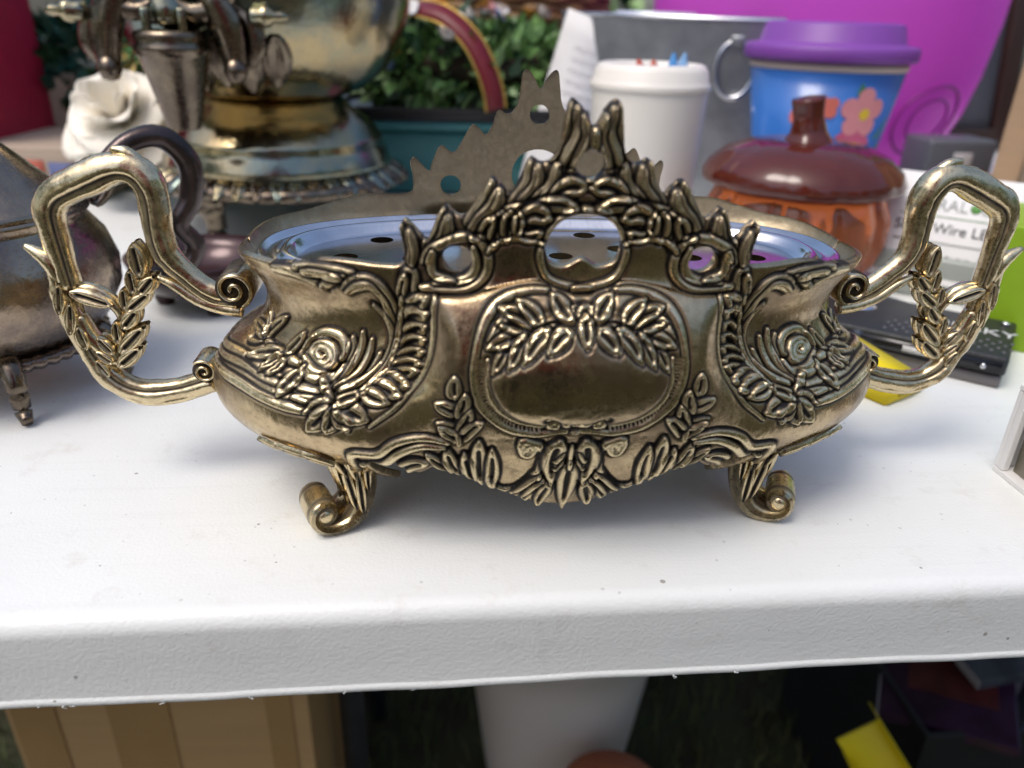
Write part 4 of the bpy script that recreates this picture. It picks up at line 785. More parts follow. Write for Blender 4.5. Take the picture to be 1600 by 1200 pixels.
# ------------------------------------------------------------------ tarnished teapot at the left
M_POT = antique('pot_silver', (0.50, 0.42, 0.30), (0.36, 0.28, 0.20), (0.03, 0.025, 0.025), rough=.16, tint=(0.13, 0.11, 0.11), blotch=26, dirt=1.6)
def teapot():
    t = tag(empty('teapot', (-.314, .112, .012)), 'squat tarnished silver teapot on small feet beside the left planter handle', 'teapot')
    link('body', lathe('body', [(0, .018), (.040, .018), (.052, .020), (.066, .030), (.0745, .046), (.0755, .060), (.071, .075), (.063, .086), (.062, .089), (.065, .091), (.064, .0935)], 72), M_POT, t)
    lid = link('lid', lathe('lid', [(.064, .0935), (.059, .097), (.050, .104), (.036, .118), (.022, .132), (.012, .139), (.008, .142)], 56), M_POT, t)
    link('finial', lathe('finial', [(.007, .141), (.010, .146), (.013, .154), (.010, .164), (.004, .170), (0, .171)], 24), M_POT, lid)
    ft = link('foot_ring', lathe('foot_ring', [(.040, .022), (.057, .021), (.060, .018), (.057, .014), (.040, .015)], 144, wob=lambda a, i, r: r * (1 + .055 * abs(math.sin(24 * a)))), M_POT, t)
    for k in range(6):
        a = R(-56 + 60 * k); c, s = math.cos(a), math.sin(a)
        link('foot', tube('foot', [(.050 * c, .050 * s, .020), (.060 * c, .060 * s, .020), (.067 * c, .067 * s, .010), (.066 * c, .066 * s, -.004), (.073 * c, .073 * s, -.0085)], [.007, .006, .005, .0045, .003], 12, n=18, twist_ref=(0, 0, 1)), M_URND, t)
    hp = [(.058, .030, .092), (.066, .036, .108), (.080, .046, .122), (.096, .056, .124), (.108, .062, .108), (.106, .062, .086), (.098, .058, .070), (.104, .064, .054), (.094, .056, .040), (.070, .040, .044)]
    link('handle', tube('handle', hp, [.0045, .0055, .006, .007, .0075, .007, .006, .0065, .005, .0045], 16, n=60, twist_ref=(-.5, .85, 0)), mat('brown_black_handle', (0.10, 0.078, 0.075), .24, .8, var=.6, scale=50, bump=.3, bscale=200), t)
    link('handle_leaf', leaf3d('handle_leaf', (.060, .030, .088), (.072, .040, .112), .006, (.4, -.8, .2), th=.004), M_URND, t)
    link('spout', tube('spout', [(-.066, 0, .046), (-.09, 0, .052), (-.104, 0, .072), (-.116, 0, .096)], [.016, .013, .009, .007], 18, n=24), M_POT, t)
teapot()
def dish():
    d = tag(empty('relish_dish', (-.232, .252, 0)), 'low dark plum dish on knob feet between teapot and planter', 'dish')
    M = mat('plum_glaze', (0.055, 0.028, 0.032), .16, .3, var=.4, scale=30)
    link('bowl', lathe('bowl', [(0, .010), (.026, .011), (.040, .017), (.050, .030), (.053, .040), (.051, .041), (.047, .032), (.036, .020), (0, .015)], 48), M, d)
    for k in range(3): link('foot', lathe('foot', [(0, 0), (.006, 0), (.008, .005), (.006, .012), (.004, .016)], 14), M, d, (.030 * math.cos(R(-60 + 120 * k)), .030 * math.sin(R(-60 + 120 * k)), 0))
dish()

# ------------------------------------------------------------------ paper flower, tinsel, teal bin, wreath
def petal(nm, ang, r0, r1, w, z0, z1, curl, material, parent, cup=.35, th=.0006):
    V, F = [], []; nu, nv = 12, 11
    for i in range(nu):
        a = i / (nu - 1); rr = r0 + (r1 - r0) * a; zz = z0 + (z1 - z0) * math.sin(a * math.pi / 2) - curl * a ** 4; ww = w * (.35 + .65 * math.sin(math.pi * min(1, .15 + a * .72)))
        for j in range(nv):
            b = -1 + 2 * j / (nv - 1); x = rr * (1 - cup * .25 * b * b); y = ww * b; z = zz + cup * w * b * b * .5 - curl * .5 * (abs(b) ** 3) * a
            V.append((x * math.cos(ang) - y * math.sin(ang), x * math.sin(ang) + y * math.cos(ang), z))
    for i in range(nu - 1):
        for j in range(nv - 1): F.append((i * nv + j, (i + 1) * nv + j, (i + 1) * nv + j + 1, i * nv + j + 1))
    o = link(nm, pyd(nm, V, F), material, parent); sm = o.modifiers.new('thick', 'SOLIDIFY'); sm.thickness = th; return o
M_CREAM = mat('cream_wood_petal', (0.90, 0.85, 0.74), .7, var=.08, scale=30, sss=.15)
def rose():
    f = tag(empty('paper_rose', (-.388, .575, .092)), 'big cream carved wood rose beside the urn spigot', 'flower'); f.rotation_euler = (R(42), R(-4), R(-6))
    for ring, (n, r1, w, z1, curl) in enumerate([(3, .020, .016, .040, -.004), (4, .036, .026, .038, .002), (5, .056, .036, .026, .012), (6, .074, .042, .006, .020)]):
        for k in range(n): petal('petal', 2 * math.pi * (k + .37 * ring) / n + random.uniform(-.1, .1), .004, r1 * random.uniform(.94, 1.06), w, 0, z1, curl, M_CREAM, f, cup=.75 if ring < 2 else .5, th=.0009)
    link('calyx', lathe('calyx', [(0, -.03), (.012, -.024), (.02, -.008), (.01, .004), (0, .006)], 20), mat('calyx_green', (.10, .16, .07), .6), f)
rose()
def foliage(name, n, place, size, mats, parent=None, aspect=.5):
    """n small folded leaves; place() -> (point, outward direction)"""
    V, F, MI = [], [], []
    for i in range(n):
        p, d = place(); p = np.array(p); d = np.array(d, float) + np.random.normal(0, .55, 3); d /= np.linalg.norm(d) + 1e-9
        s = np.cross(d, np.random.normal(0, 1, 3)); s /= np.linalg.norm(s) + 1e-9; nrm = np.cross(s, d); L = size * random.uniform(.6, 1.3); w = L * aspect; k = len(V)
        V += [p, p + d * L * .45 + s * w * .5 + nrm * w * .18, p + d * L - nrm * L * .12, p + d * L * .45 - s * w * .5 + nrm * w * .18, p + d * L * .5]
        F += [(k, k + 1, k + 4), (k + 1, k + 2, k + 4), (k + 2, k + 3, k + 4), (k + 3, k, k + 4)]; MI += [i % len(mats)] * 4
    me = pyd(name, V, F)
    for mt in mats: me.materials.append(mt)
    if len(me.polygons) == len(MI): me.polygons.foreach_set('material_index', MI)
    o = link(name, me, None, parent); return o
M_LEAF = [mat('leaf_a', (0.11, 0.23, 0.06), .45, var=.4, scale=60), mat('leaf_b', (0.19, 0.35, 0.10), .4, var=.3, scale=60), mat('leaf_c', (0.03, 0.085, 0.035), .45, var=.3), mat('leaf_d', (0.27, 0.42, 0.17), .45, var=.3)]
M_TINS = [mat('tinsel_a', (0.03, 0.17, 0.06), .35, var=.3), mat('tinsel_b', (0.07, 0.28, 0.09), .3, var=.3), mat('tinsel_c', (0.45, 0.33, 0.12), .3, .4)]
def ballpt(c, r):
    def f():
        d = np.random.normal(0, 1, 3); d /= np.linalg.norm(d); return np.array(c) + d * np.array(r) * random.uniform(.55, 1.0) ** .5, d
    return f
ti = tag(empty('tinsel_bunch', (-.372, .655, .125)), 'bright green tinsel bunch above the cream rose', 'tinsel')
foliage('strands', 420, ballpt((0, 0, .045), (.034, .03, .045)), .026, M_TINS, ti, .28)
link('core', tube('core', [(0, 0, -.035), (.002, 0, .0), (0, .003, .05)], .004, 8), M_LEAF[2], ti)
db = tag(empty('dark_garland', (-.50, .86, 0)), 'dark green artificial garland heaped behind the cardboard boxes', 'garland')
foliage('leaves', 900, ballpt((0, 0, .125), (.11, .07, .07)), .035, [M_LEAF[2], mat('leaf_deep', (0.02, 0.06, 0.04), .5), mat('leaf_teal', (0.02, 0.09, 0.07), .5)], db)
link('stem', tube('stem', [(-.09, 0, .03), (-.03, .01, .10), (.04, 0, .12), (.09, -.01, .08)], .006, 8, n=20), M_LEAF[2], db)

M_TEAL = mat('teal_plastic', (0.035, 0.16, 0.16), .35, var=.12, scale=12, bump=.05, bscale=200)
def bin_teal():
    b = tag(empty('storage_bin', (-.15, .735, 0)), 'long low teal plastic bin behind the urn', 'bin')
    link('tub', box('tub', -.275, .275, -.085, .085, 0, .078, .008, taper=.94), M_TEAL, b)
    link('rim', box('rim', -.283, .283, -.093, .093, .078, .090, .004), M_TEAL, b)
    tr = tag(empty('black_slab', (-.02, .745, .0902)), 'flat black slab with raised edges on the teal bin under the wreath', 'tray')  # black strip between bin and wreath, built as a flat edged slab
    M = mat('black_plastic', (.014, .013, .014), .4)
    link('plate', box('plate', -.155, .155, -.105, .105, 0, .006, .002), M, tr)
    for a in ((-.155, .155, -.105, -.100), (-.155, .155, .100, .105), (-.155, -.150, -.0995, .0995), (.150, .155, -.0995, .0995)): link('edge', box('edge', *a, .0062, .015, .001), M, tr)
bin_teal()
def wreath():
    w = tag(empty('leaf_wreath', (-.010, .760, .100)), 'bushy green leaf wreath tied with a burgundy ribbon', 'wreath'); Rr, rr = .090, .043
    def pl():
        a = random.uniform(0, 2 * math.pi); b = random.uniform(0, 2 * math.pi); k = random.uniform(.5, 1.0); c = np.array([math.cos(a), math.sin(a), 0]); n = c * math.cos(b) + np.array([0, 0, 1]) * math.sin(b)
        return c * np.array([Rr * 1.12, Rr * .8, 1]) + n * rr * k + np.array([0, 0, .044]), n
    foliage('leaves', 2600, pl, .026, M_LEAF, w, .62)
    ring = [(Rr * 1.12 * math.cos(a), Rr * .8 * math.sin(a), .050) for a in np.linspace(0, 2 * math.pi, 49)]
    link('twig_ring', tube('twig_ring', ring, .020, 10, caps=False), mat('twig', (.05, .035, .02), .8, var=.3), w)
    # ribbon with gold edges
    M_RB = mat('burgundy_satin', (0.16, 0.010, 0.016), .42, var=.15, scale=200); M_GO = mat('gold_edge', (0.55, 0.36, 0.08), .35, .6)
    P = spline([(-.078, -.05, .112), (-.052, -.08, .112), (-.026, -.100, .104), (.000, -.118, .082), (.016, -.128, .055), (.026, -.132, .028), (.030, -.130, .006)], 40)
    def strip(nm, o0, o1, m_, dy=0.0, th=.0007):
        V, F = [], []
        for i in range(40):
            t = P[min(39, i + 1)] - P[max(0, i - 1)]; t /= np.linalg.norm(t); s = np.cross(t, np.array([.25, -.85, .45])); s /= np.linalg.norm(s); n = np.cross(s, t)
            for o in (o0, o1): V.append(P[i] - s * o + n * dy)
        for i in range(39): F.append((i * 2, i * 2 + 1, i * 2 + 3, i * 2 + 2))
        ob = link(nm, pyd(nm, V, F), m_, rb_parent); sm = ob.modifiers.new('t', 'SOLIDIFY'); sm.thickness = th; sm.offset = 0; return ob
    rb_parent = w; rb = strip('ribbon', -.0115, .0115, M_RB); rb_parent = rb
    strip('gold_edge', -.0145, -.0117, M_GO); strip('gold_edge', .0117, .0145, M_GO)
    cols = [(.75, .72, .68), (.70, .32, .05), (.72, .66, .62), (.62, .30, .28), (.75, .74, .72), (.25, .45, .30), (.70, .40, .10), (.20, .26, .45)]
    for k in range(26):
        x, y, z = (random.uniform(-.10, .11), random.uniform(.02, .10), random.uniform(.095, .125)) if k > 3 else [(-.092, -.088, .060), (-.070, -.07, .108), (-.098, -.09, .045), (-.030, -.115, .082)][k]
        fl = empty('blossom', (x, y, z)); fl.parent = w; fl.rotation_euler = (random.uniform(-.2, .9), random.uniform(-.5, .5), random.uniform(0, 6)); fm = FLM[1 if k in (0,) else random.randrange(len(cols)) if k > 3 else [1, 4, 7, 2][k]]
        for q in range(4): petal('petal', q * math.pi / 2, .001, .013, .008, 0, .009, .003, fm, fl, cup=.5, th=.0004)
FLM = [mat('blossom_%s' % 'abcdefgh'[i], c, .6) for i, c in enumerate([(.75, .72, .68), (.70, .32, .05), (.72, .66, .62), (.62, .30, .28), (.75, .74, .72), (.25, .45, .30), (.70, .40, .10), (.20, .26, .45)])]
wreath()

# ------------------------------------------------------------------ wicker basket
def basket():
    b = tag(empty('wicker_basket', (.085, 1.06, 0)), 'brown woven wicker basket on the second table behind the wreath', 'basket'); M = [mat('wicker_a', (.22, .11, .04), .6, var=.4, scale=40), mat('wicker_b', (.30, .17, .07), .6, var=.4, scale=40)]
    for k in range(26):
        z = .006 + k * .0125; rx, ry = .13 + .02 * k / 26, .10 + .015 * k / 26; ph = math.pi * (k % 2)
        link('strand', tube('strand', [((rx + .004 * math.sin(14 * a + ph)) * math.cos(a), (ry + .004 * math.sin(14 * a + ph)) * math.sin(a), z) for a in np.linspace(0, 2 * math.pi, 85)], .0068, 7, caps=False), M[k % 2], b)
    for k in range(28):
        a = 2 * math.pi * k / 28; link('stake', tube('stake', [(.130 * math.cos(a), .100 * math.sin(a), 0), (.150 * math.cos(a), .115 * math.sin(a), .33)], .003, 6), M[0], b)
basket()
# ------------------------------------------------------------------ price card
def card():
    c = tag(empty('paper_card', (.135, .655, .0)), 'plain white paper card leaning on the galvanised pail', 'card'); V, F = [], []; n = 9
    for i in range(n):
        for j in range(2):
            u = -.050 + .10 * j; v = .20 * i / (n - 1); V.append((u, .02 * math.sin(v * 8) + .035 * v, v))
    for i in range(n - 1): F.append((i * 2, i * 2 + 1, i * 2 + 3, i * 2 + 2))
    o = link('sheet', pyd('sheet', V, F), mat('card_paper', (.78, .76, .74), .7, var=.04), c); o.modifiers.new('t', 'SOLIDIFY').thickness = .0006; c.rotation_euler = (0, R(17), R(6)); c.location = (.098, .635, .012)
    M_INK = mat('grey_ink', (.45, .44, .45), .8)
    for k in range(9): link('ruled_line', box('ruled_line', -.030, .030, -.0008, -.0002, .06 + k * .013, .0606 + k * .013), M_INK, o).location = (0, .0, 0)
    for ch in [x for x in bpy.data.objects if x.name.startswith('ruled_line')]:
        z = sum(v.co.z for v in ch.data.vertices) / 8; ch.location.y = .02 * math.sin(z * 8) + .035 * z - .0009
card()
# ------------------------------------------------------------------ galvanised pail with ring handle
M_GALV = mat('galvanised', (.36, .38, .40), .34, .85, var=.35, scale=26, detail=3, rvar=.12); M_GALVB = mat('galvanised_wire', (.60, .61, .63), .25, 1.0)
def pail():
    p = tag(empty('galvanised_pail', (.247, .705, 0), R(-20)), 'tapered galvanised metal pail with ring handle behind the white cup', 'pail')
    hx, hy, h = .128, .075, .212; k = .86
    def quad(a, b): return [a, b]
    co = [(-hx, -hy), (hx, -hy), (hx, hy), (-hx, hy)]
    V = [(x * k, y * k, 0) for x, y in co] + [(x, y, h) for x, y in co] + [((x - math.copysign(.001, x)) * k, (y - math.copysign(.001, y)) * k, .001) for x, y in co] + [(x - math.copysign(.001, x), y - math.copysign(.001, y), h) for x, y in co]
    F = [(3, 2, 1, 0), (8, 9, 10, 11)]
    for i in range(4): j = (i + 1) % 4; F += [(i, j, j + 4, i + 4), (j + 8, i + 8, i + 12, j + 12), (i + 4, j + 4, j + 12, i + 12)]
    me = pyd('wall', V, F); link('wall', me, M_GALV, p, smooth=False)
    link('rim_wire', tube('rim_wire', [(x, y, h) for x, y in co + co[:1]], .0026, 10), M_GALVB, p)
    rg = [(.080 + .022 * math.cos(a), -hy * .965 - .004 + .003 * math.sin(a), .158 + .031 * math.sin(a)) for a in np.linspace(0, 2 * math.pi, 49)]
    link('ring_handle', tube('ring_handle', rg, .0032, 10, caps=False), M_GALVB, p); link('ring_clip', box('ring_clip', .072, .088, -.0805, -.072, .184, .195, .002), M_GALV, p)
    j = tag(empty('blue_jar', (.225, .715, .0015)), 'blue jar with pale lid standing inside the pail', 'jar'); link('glass', lathe('glass', [(0, 0), (.045, 0), (.05, .01), (.05, .19), (.046, .198)], 32), mat('blue_plastic', (.03, .09, .42), .3), j)
    link('lid', lathe('lid', [(.051, .198), (.053, .200), (.053, .213), (.050, .216), (0, .216)], 32), mat('pale_lid', (.62, .64, .72), .25, .3), j)
pail()
# ------------------------------------------------------------------ white cup
M_CUPW = mat('white_ceramic', (.78, .74, .67), .35, spec=.5, var=.03, scale=8)
def cup():
    c = tag(empty('travel_cup', (.151, .43, 0)), 'cream white travel cup with open lid and paper scraps inside', 'cup')
    link('body', lathe('body', [(0, 0), (.047, 0), (.0495, .003), (.0545, .145), (.0550, .148)], 56), M_CUPW, c)
    lid = link('lid', lathe('lid', [(.0550, .1482), (.0570, .150), (.0572, .154), (.0560, .156), (.0545, .158), (.0530, .166), (.0490, .171), (.0455, .172), (.0430, .170), (.0405, .150), (.0, .146)], 56), M_CUPW, c)
    for i, (x, y, z, col) in enumerate([(-.004, .004, .147, (.60, .10, .06)), (.006, .002, .147, (.62, .18, .12)), (.022, .004, .147, (.10, .32, .68)), (.030, .008, .147, (.25, .45, .72)), (.015, .004, .147, (.30, .50, .72))]):
        s = tag(link('paper_scrap', leaf3d('paper_scrap', (x, y, z), (x + .004 * (i - 2), y + .003, z + .028 + .006 * (i in (2, 3))), .006, (.2, -1, .2), th=.0008, slot=0, nu=6, nv=5), mat('scrap_%s' % 'abcde'[i], col, .6)), ['crumpled red paper scrap in the white cup', 'pale red paper scrap in the white cup', 'pointed blue paper scrap in the white cup', 'light blue paper scrap beside the pointed one in the cup', 'small sky blue paper scrap in the white cup'][i], 'scrap'); s.location = (.151, .43, 0)
cup()
# ------------------------------------------------------------------ blue cup jar with purple lid
def bluejar():
    j = tag(empty('cookie_jar', (.371, .53, 0)), 'blue cup shaped ceramic jar with purple lid and painted flowers', 'jar')
    M_BL = mat('blue_glaze', (.035, .16, .52), .22, var=.1, scale=14, coat=.3); M_PU = mat('purple_silicone', (.20, .055, .33), .45, var=.06)
    prof = [(0, 0), (.050, 0), (.053, .003), (.080, .166)]
    link('body', lathe('body', prof, 64), M_BL, j); link('collar', lathe('collar', [(.0795, .1662), (.0815, .168), (.0815, .172), (.079, .174)], 64), mat('cream_collar', (.55, .46, .40), .5), j)
    lid = link('lid', lathe('lid', [(.079, .1742), (.0870, .1750), (.0888, .178), (.0888, .187), (.0865, .190), (.0760, .1915), (.0740, .193), (.0700, .209), (.0670, .2115), (.0600, .212), (0, .211)], 64), M_PU, j)
    def decal(nm, pts, col, lift, parent):
        """flat print wrapped on the cone; pts = outline (u across, z) in metres, centred"""
        c = np.mean(pts, 0); ring = [tuple(p) for p in pts]; allp = [tuple(c)] + [tuple(c + (np.array(p) - c) * .5) for p in ring] + ring; n = len(ring)
        V = []
        for u, z in allp:
            r = .053 + .027 * z / .166 + lift; a = -math.pi / 2 + u / (.053 + .027 * z / .166) - .09; V.append((r * math.cos(a), r * math.sin(a), z))
        F = [(0, 1 + i, 1 + (i + 1) % n) for i in range(n)] + [(1 + i, 1 + n + i, 1 + n + (i + 1) % n, 1 + (i + 1) % n) for i in range(n)]
        return link(nm, pyd(nm, V, F), PM[col], parent)
    PM = {k: mat('print_' + k, c, .35) for k, c in {'pink': (.62, .10, .22), 'salmon': (.75, .28, .30), 'orange': (.75, .20, .15), 'yellow': (.80, .55, .02), 'green': (.05, .22, .12), 'teal': (.02, .32, .34), 'ink': (.02, .015, .03)}.items()}
    def blob(cx, cz, rx, rz, n=28, lob=0, amp=0., rot=0.): return [(cx + rx * (1 - 2.2 * amp * (1 - abs(math.cos(lob * a / 2)) ** .7)) * math.cos(a + rot), cz + rz * (1 - 2.2 * amp * (1 - abs(math.cos(lob * a / 2)) ** .7)) * math.sin(a + rot)) for a in np.linspace(0, 2 * math.pi, n, endpoint=False)]
    decal('flower_bed', blob(.014, .068, .030, .046), 'pink', .0005, j)
    for cx, cz, w in ((.022, .155, 0), (.046, .118, 0), (.048, .098, 0)): pass
    decal('printed_leaf', [(.010, .140), (.006, .148), (.009, .158), (.016, .150), (.016, .142)], 'green', .0006, j); decal('printed_leaf', [(.044, .104), (.052, .112), (.058, .124), (.058, .114), (.052, .104), (.046, .100)], 'green', .0006, j); decal('printed_leaf', [(.050, .088), (.056, .096), (.062, .098), (.060, .090)], 'green', .0006, j)
    decal('printed_flower', blob(.018, .128, .025, .025, 60, 5, .16, .3), 'salmon', .0009, j); decal('flower_centre', blob(.020, .127, .0058, .0058, 18), 'yellow', .0012, j)
    decal('printed_flower', blob(-.042, .124, .013, .016, 30, 4, .14, .2), 'orange', .0006, j); decal('printed_flower', blob(-.020, .133, .013, .012, 30, 4, .16, .7), 'orange', .0006, j)
    decal('printed_leaf', [(-.056, .092), (-.048, .104), (-.036, .108), (-.030, .100), (-.034, .090), (-.046, .086)], 'teal', .0006, j)
    me = text_mesh('lettering', 'Must', .030, 0.0); V = []
    for v in me.vertices:
        u, z = v.co.x + .010 + .15 * v.co.y, v.co.y + .090 + .03 * v.co.x; r = .053 + .027 * z / .166; a = -math.pi / 2 + u / r - .09; v.co = Vector(((r + .0011) * math.cos(a), (r + .0011) * math.sin(a), z))
    link('lettering', me, PM['ink'], j)
bluejar()
# ------------------------------------------------------------------ amber glass pumpkin jar
def pumpkin():
    p = tag(empty('pumpkin_jar', (.266, .325, 0)), 'amber brown glass pumpkin jar with stemmed lid', 'jar')
    rib = lambda a, i, r: r * (1 - .035 * (1 - abs(math.cos(5 * a))) ** 2 * 2.2)
    M_AM = mat('amber_glass', (.74, .19, .05), .05, trans=.78, ior=1.45, var=.2, scale=10); M_AL = mat('brown_glass_lid', (.18, .036, .022), .05, trans=.6, ior=1.5)
    link('bowl', lathe('bowl', [(0, .001), (.045, 0), (.058, .004), (.074, .022), (.080, .042), (.079, .060), (.072, .076), (.069, .080), (.0, .080)], 120, wob=rib), M_AM, p)
    lid = link('lid', lathe('lid', [(0, .0805), (.078, .081), (.085, .085), (.086, .090), (.081, .099), (.069, .109), (.050, .117), (.030, .120), (.018, .119), (0, .118)], 120, wob=lambda a, i, r: r * (1 - .02 * (1 - abs(math.cos(5 * a))) ** 2)), M_AL, p)
    link('stem', tube('stem', [(0, 0, .114), (-.001, 0, .126), (-.003, 0, .138), (-.006, 0, .153)], [.024, .0155, .0125, .0140], 22, n=20, prof=lambda w: 1 + .06 * math.cos(6 * w)), M_AL, lid)
pumpkin()
# ------------------------------------------------------------------ magenta tub
def tub():
    t = tag(empty('magenta_tub', (.53, .915, -.004)), 'big round magenta plastic tub behind the blue jar', 'tub')
    M = mat('magenta_plastic', (.80, .17, .74), .26, var=.08, scale=5); glow = M.node_tree; tl = node(glow, 'ShaderNodeBsdfTranslucent'); tl.inputs[0].default_value = (.98, .34, .94, 1); mx = node(glow, 'ShaderNodeMixShader'); mx.inputs[0].default_value = .45
    glow.links.new(glow.nodes['Principled BSDF'].outputs[0], mx.inputs[1]); glow.links.new(tl.outputs[0], mx.inputs[2]); glow.links.new(mx.outputs[0], glow.nodes['Material Output'].inputs[0])
    M2 = mat('magenta_deep', (.30, .02, .28), .35)
    link('shell', lathe('shell', [(0, 0), (.12, .0), (.145, .004), (.180, .022), (.208, .055), (.226, .10), (.238, .15), (.247, .22), (.252, .30), (.254, .36), (.262, .362), (.262, .370), (.253, .372), (.248, .36), (.234, .15), (.203, .058), (.176, .026), (.12, .006), (0, .005)], 96), M, t)
    a0 = R(-68); 
    def patch(r_, n=40):
        V = [];
        for k in range(n):
            a = 2 * math.pi * k / n; u, z = r_ * math.cos(a), .098 + r_ * math.sin(a) * .8; rr = float(np.interp(z, [.004, .022, .055, .10, .15, .22], [.145, .180, .208, .226, .238, .247])) + .0012; V.append((rr * math.cos(a0 + u / .225), rr * math.sin(a0 + u / .225), z))
        return V
    link('embossed_ring', tube('embossed_ring', patch(.058) + patch(.058)[:1], .0022, 8, caps=False), M2, t); link('embossed_ring', tube('embossed_ring', patch(.036) + patch(.036)[:1], .0016, 8, caps=False), M2, t)
tub()
# ------------------------------------------------------------------ boxes
M_CARD = mat('cardboard', (.40, .27, .16), .8, var=.12, scale=8, bump=.08, bscale=120, stretch=(1, 1, 6)); M_CARDG = mat('grey_cardboard', (.42, .33, .25), .8, var=.1, scale=8)
def carton(name, label, x0, x1, y0, y1, z0, z1, material, rz=0.0, flap=True, cat='box'):
    cx, cy = (x0 + x1) / 2, (y0 + y1) / 2; b = tag(empty(name, (cx, cy, z0), rz), label, cat); w, d, h = (x1 - x0) / 2, (y1 - y0) / 2, z1 - z0
    link('walls', box('walls', -w, w, -d, d, 0, h, .0012), material, b, smooth=False)
    if flap:
        for s in (-1, 1): link('flap', box('flap', -w + .0015, w - .0015, min(s * .001, s * (d - .001)), max(s * .001, s * (d - .001)), h + .0003, h + .003, .0006), material, b, smooth=False)
    return b
cb = carton('cardboard_box', 'tall brown cardboard box with a printed label, at the right end', .572, .822, .341, .541, 0, .31, M_CARD, R(-42))
LB = mat('label_print', (.30, .22, .15), .8); LBW = mat('label_paper', (.50, .40, .29), .8)
lb = link('label', box('label', -.100, -.025, -.1016, -.1005, .060, .150), LBW, cb)
for a in ((-.100, -.025, .148, .150), (-.100, -.025, .060, .062), (-.100, -.098, .0622, .1478), (-.027, -.025, .0622, .1478)): link('label_border', box('label_border', a[0], a[1], -.1026, -.1018, a[2], a[3]), LB, lb)
carton('shipping_box', 'low tan cardboard box with red and blue print under the cream rose', -.63, -.435, .60, .78, 0, .055, M_CARDG, R(-3))
sb = [o for o in bpy.data.objects if o.name == 'shipping_box'][0]
link('red_print', box('red_print', .005, .045, -.0915, -.0903, .022, .046), mat('red_print', (.50, .12, .08), .7), sb); link('blue_print', box('blue_print', .050, .085, -.0915, -.0903, .018, .044), mat('blue_print', (.10, .12, .25), .7), sb)
carton('small_carton', 'plain tan carton standing behind the low printed box', -.60, -.47, .79, .86, 0, .115, M_CARDG)
rc = carton('crimson_box', 'tall crimson red box standing at the left edge of the table', -.72, -.565, .63, .80, 0, .30, mat('crimson_card', (.42, .015, .05), .5, var=.1), R(-6)); 
nb = tag(empty('navy_bag', (-.43, 1.0, 0)), 'dark navy fabric bag standing on the second table', 'bag')
link('pouch', lathe('pouch', [(0, 0), (.09, 0), (.10, .02), (.11, .15), (.105, .28), (.09, .31)], 40, sx=1, sy=.6, wob=lambda a, i, r: r * (1 + .03 * math.sin(5 * a + i))), mat('navy_cloth', (.015, .018, .04), .85, var=.3, bump=.3, bscale=400), nb)
link('strap', tube('strap', [(-.06, 0, .30), (-.05, 0, .37), (0, 0, .40), (.05, 0, .37), (.06, 0, .30)], .006, 8, n=30), mat('navy_strap', (.02, .02, .05), .8), nb)
fr = tag(empty('wooden_frame', (.92, 1.08, 0)), 'dark brown wooden frame leaning behind the magenta tub', 'frame'); fr.rotation_euler = (R(-8), 0, R(12)); MW = mat('dark_wood', (.045, .02, .015), .4, var=.4, scale=20, stretch=(8, 8, 1))
for a in ((-.12, -.08, 0, .42), (.08, .12, 0, .42), (-.0795, .0795, 0, .04), (-.0795, .0795, .38, .42)): link('rail', box('rail', a[0], a[1], -.01, .01, a[2], a[3], .002), MW, fr)
link('backing', box('backing', -.0790, .0790, .002, .006, .0405, .3795), mat('grey_board', (.14, .14, .16), .7), fr)
gb = tag(empty('grey_case', (.600, .625, 0)), 'small grey plastic case between tub and tall cardboard box', 'case'); MG = mat('grey_plastic', (.10, .11, .13), .35)
link('shell', box('shell', -.045, .045, -.03, .03, 0, .085, .005), MG, gb); link('latch', box('latch', -.012, .012, -.0335, -.0305, .05, .07, .001), mat('pale_latch', (.5, .5, .52), .4), gb)

# ------------------------------------------------------------------ right hand packages
MWB = mat('white_carton', (.74, .74, .73), .5, var=.04); M_TX = {k: mat('ink_' + k, c, .6) for k, c in {'grey': (.36, .38, .36), 'black': (.05, .05, .06), 'green': (.10, .28, .06), 'white': (.62, .62, .62)}.items()}
def floral():
    p = tag(empty('light_string_package', (.392, .268, 0.0), R(-39)), 'white light string package seen through the right planter handle', 'package')
    link('window_tray', box('window_tray', -.062, .062, -.030, .030, 0, .036, .003), mat('pale_green_tray', (.30, .33, .30), .3), p)
    hd = link('header_card', box('header_card', -.066, .066, -.0012, .0012, 0, .092, .0006), MWB, p, (0, -.031, .014), (R(-24), 0, 0))
    def tx(s, size, x, z, c):
        o = link('lettering', text_mesh('lettering', s, size), M_TX[c], hd, (x, -.00175, z), (R(90), 0, 0), smooth=False); return o
    tx('FLORAL', .0135, -.026, .066, 'grey'); tx('GARDEN', .0135, .034, .066, 'grey'); tx('Silver Wire LED Lights', .0120, .002, .046, 'black'); tx('x 1 set on 18 in', .0120, .0, .022, 'black')
    link('leaf_emblem', lathe('leaf_emblem', [(0, 0), (.0042, 0), (.003, .0006), (0, .0008)], 12), M_TX['green'], hd, (.0035, -.0013, .066), (R(90), 0, 0))
    link('divider_line', box('divider_line', -.052, .056, -.0017, -.00135, .0335, .0350), M_TX['grey'], hd); link('divider_line', box('divider_line', -.052, .056, -.0017, -.00135, .0560, .0566), M_TX['green'], hd)
floral()
gbx = carton('green_box', 'lime green box with white edge behind the black case', .3565, .4455, .123, .2185, 0, .088, mat('lime_card', (.24, .40, .015), .4, var=.08), R(-39), False)
link('white_edge', box('white_edge', -.0505, -.0445, -.0476, -.046, 0.0005, .0885), MWB, gbx, smooth=False); link('white_side', box('white_side', -.0500, -.0442, -.0455, .0475, 0.0005, .0885), MWB, gbx, smooth=False)
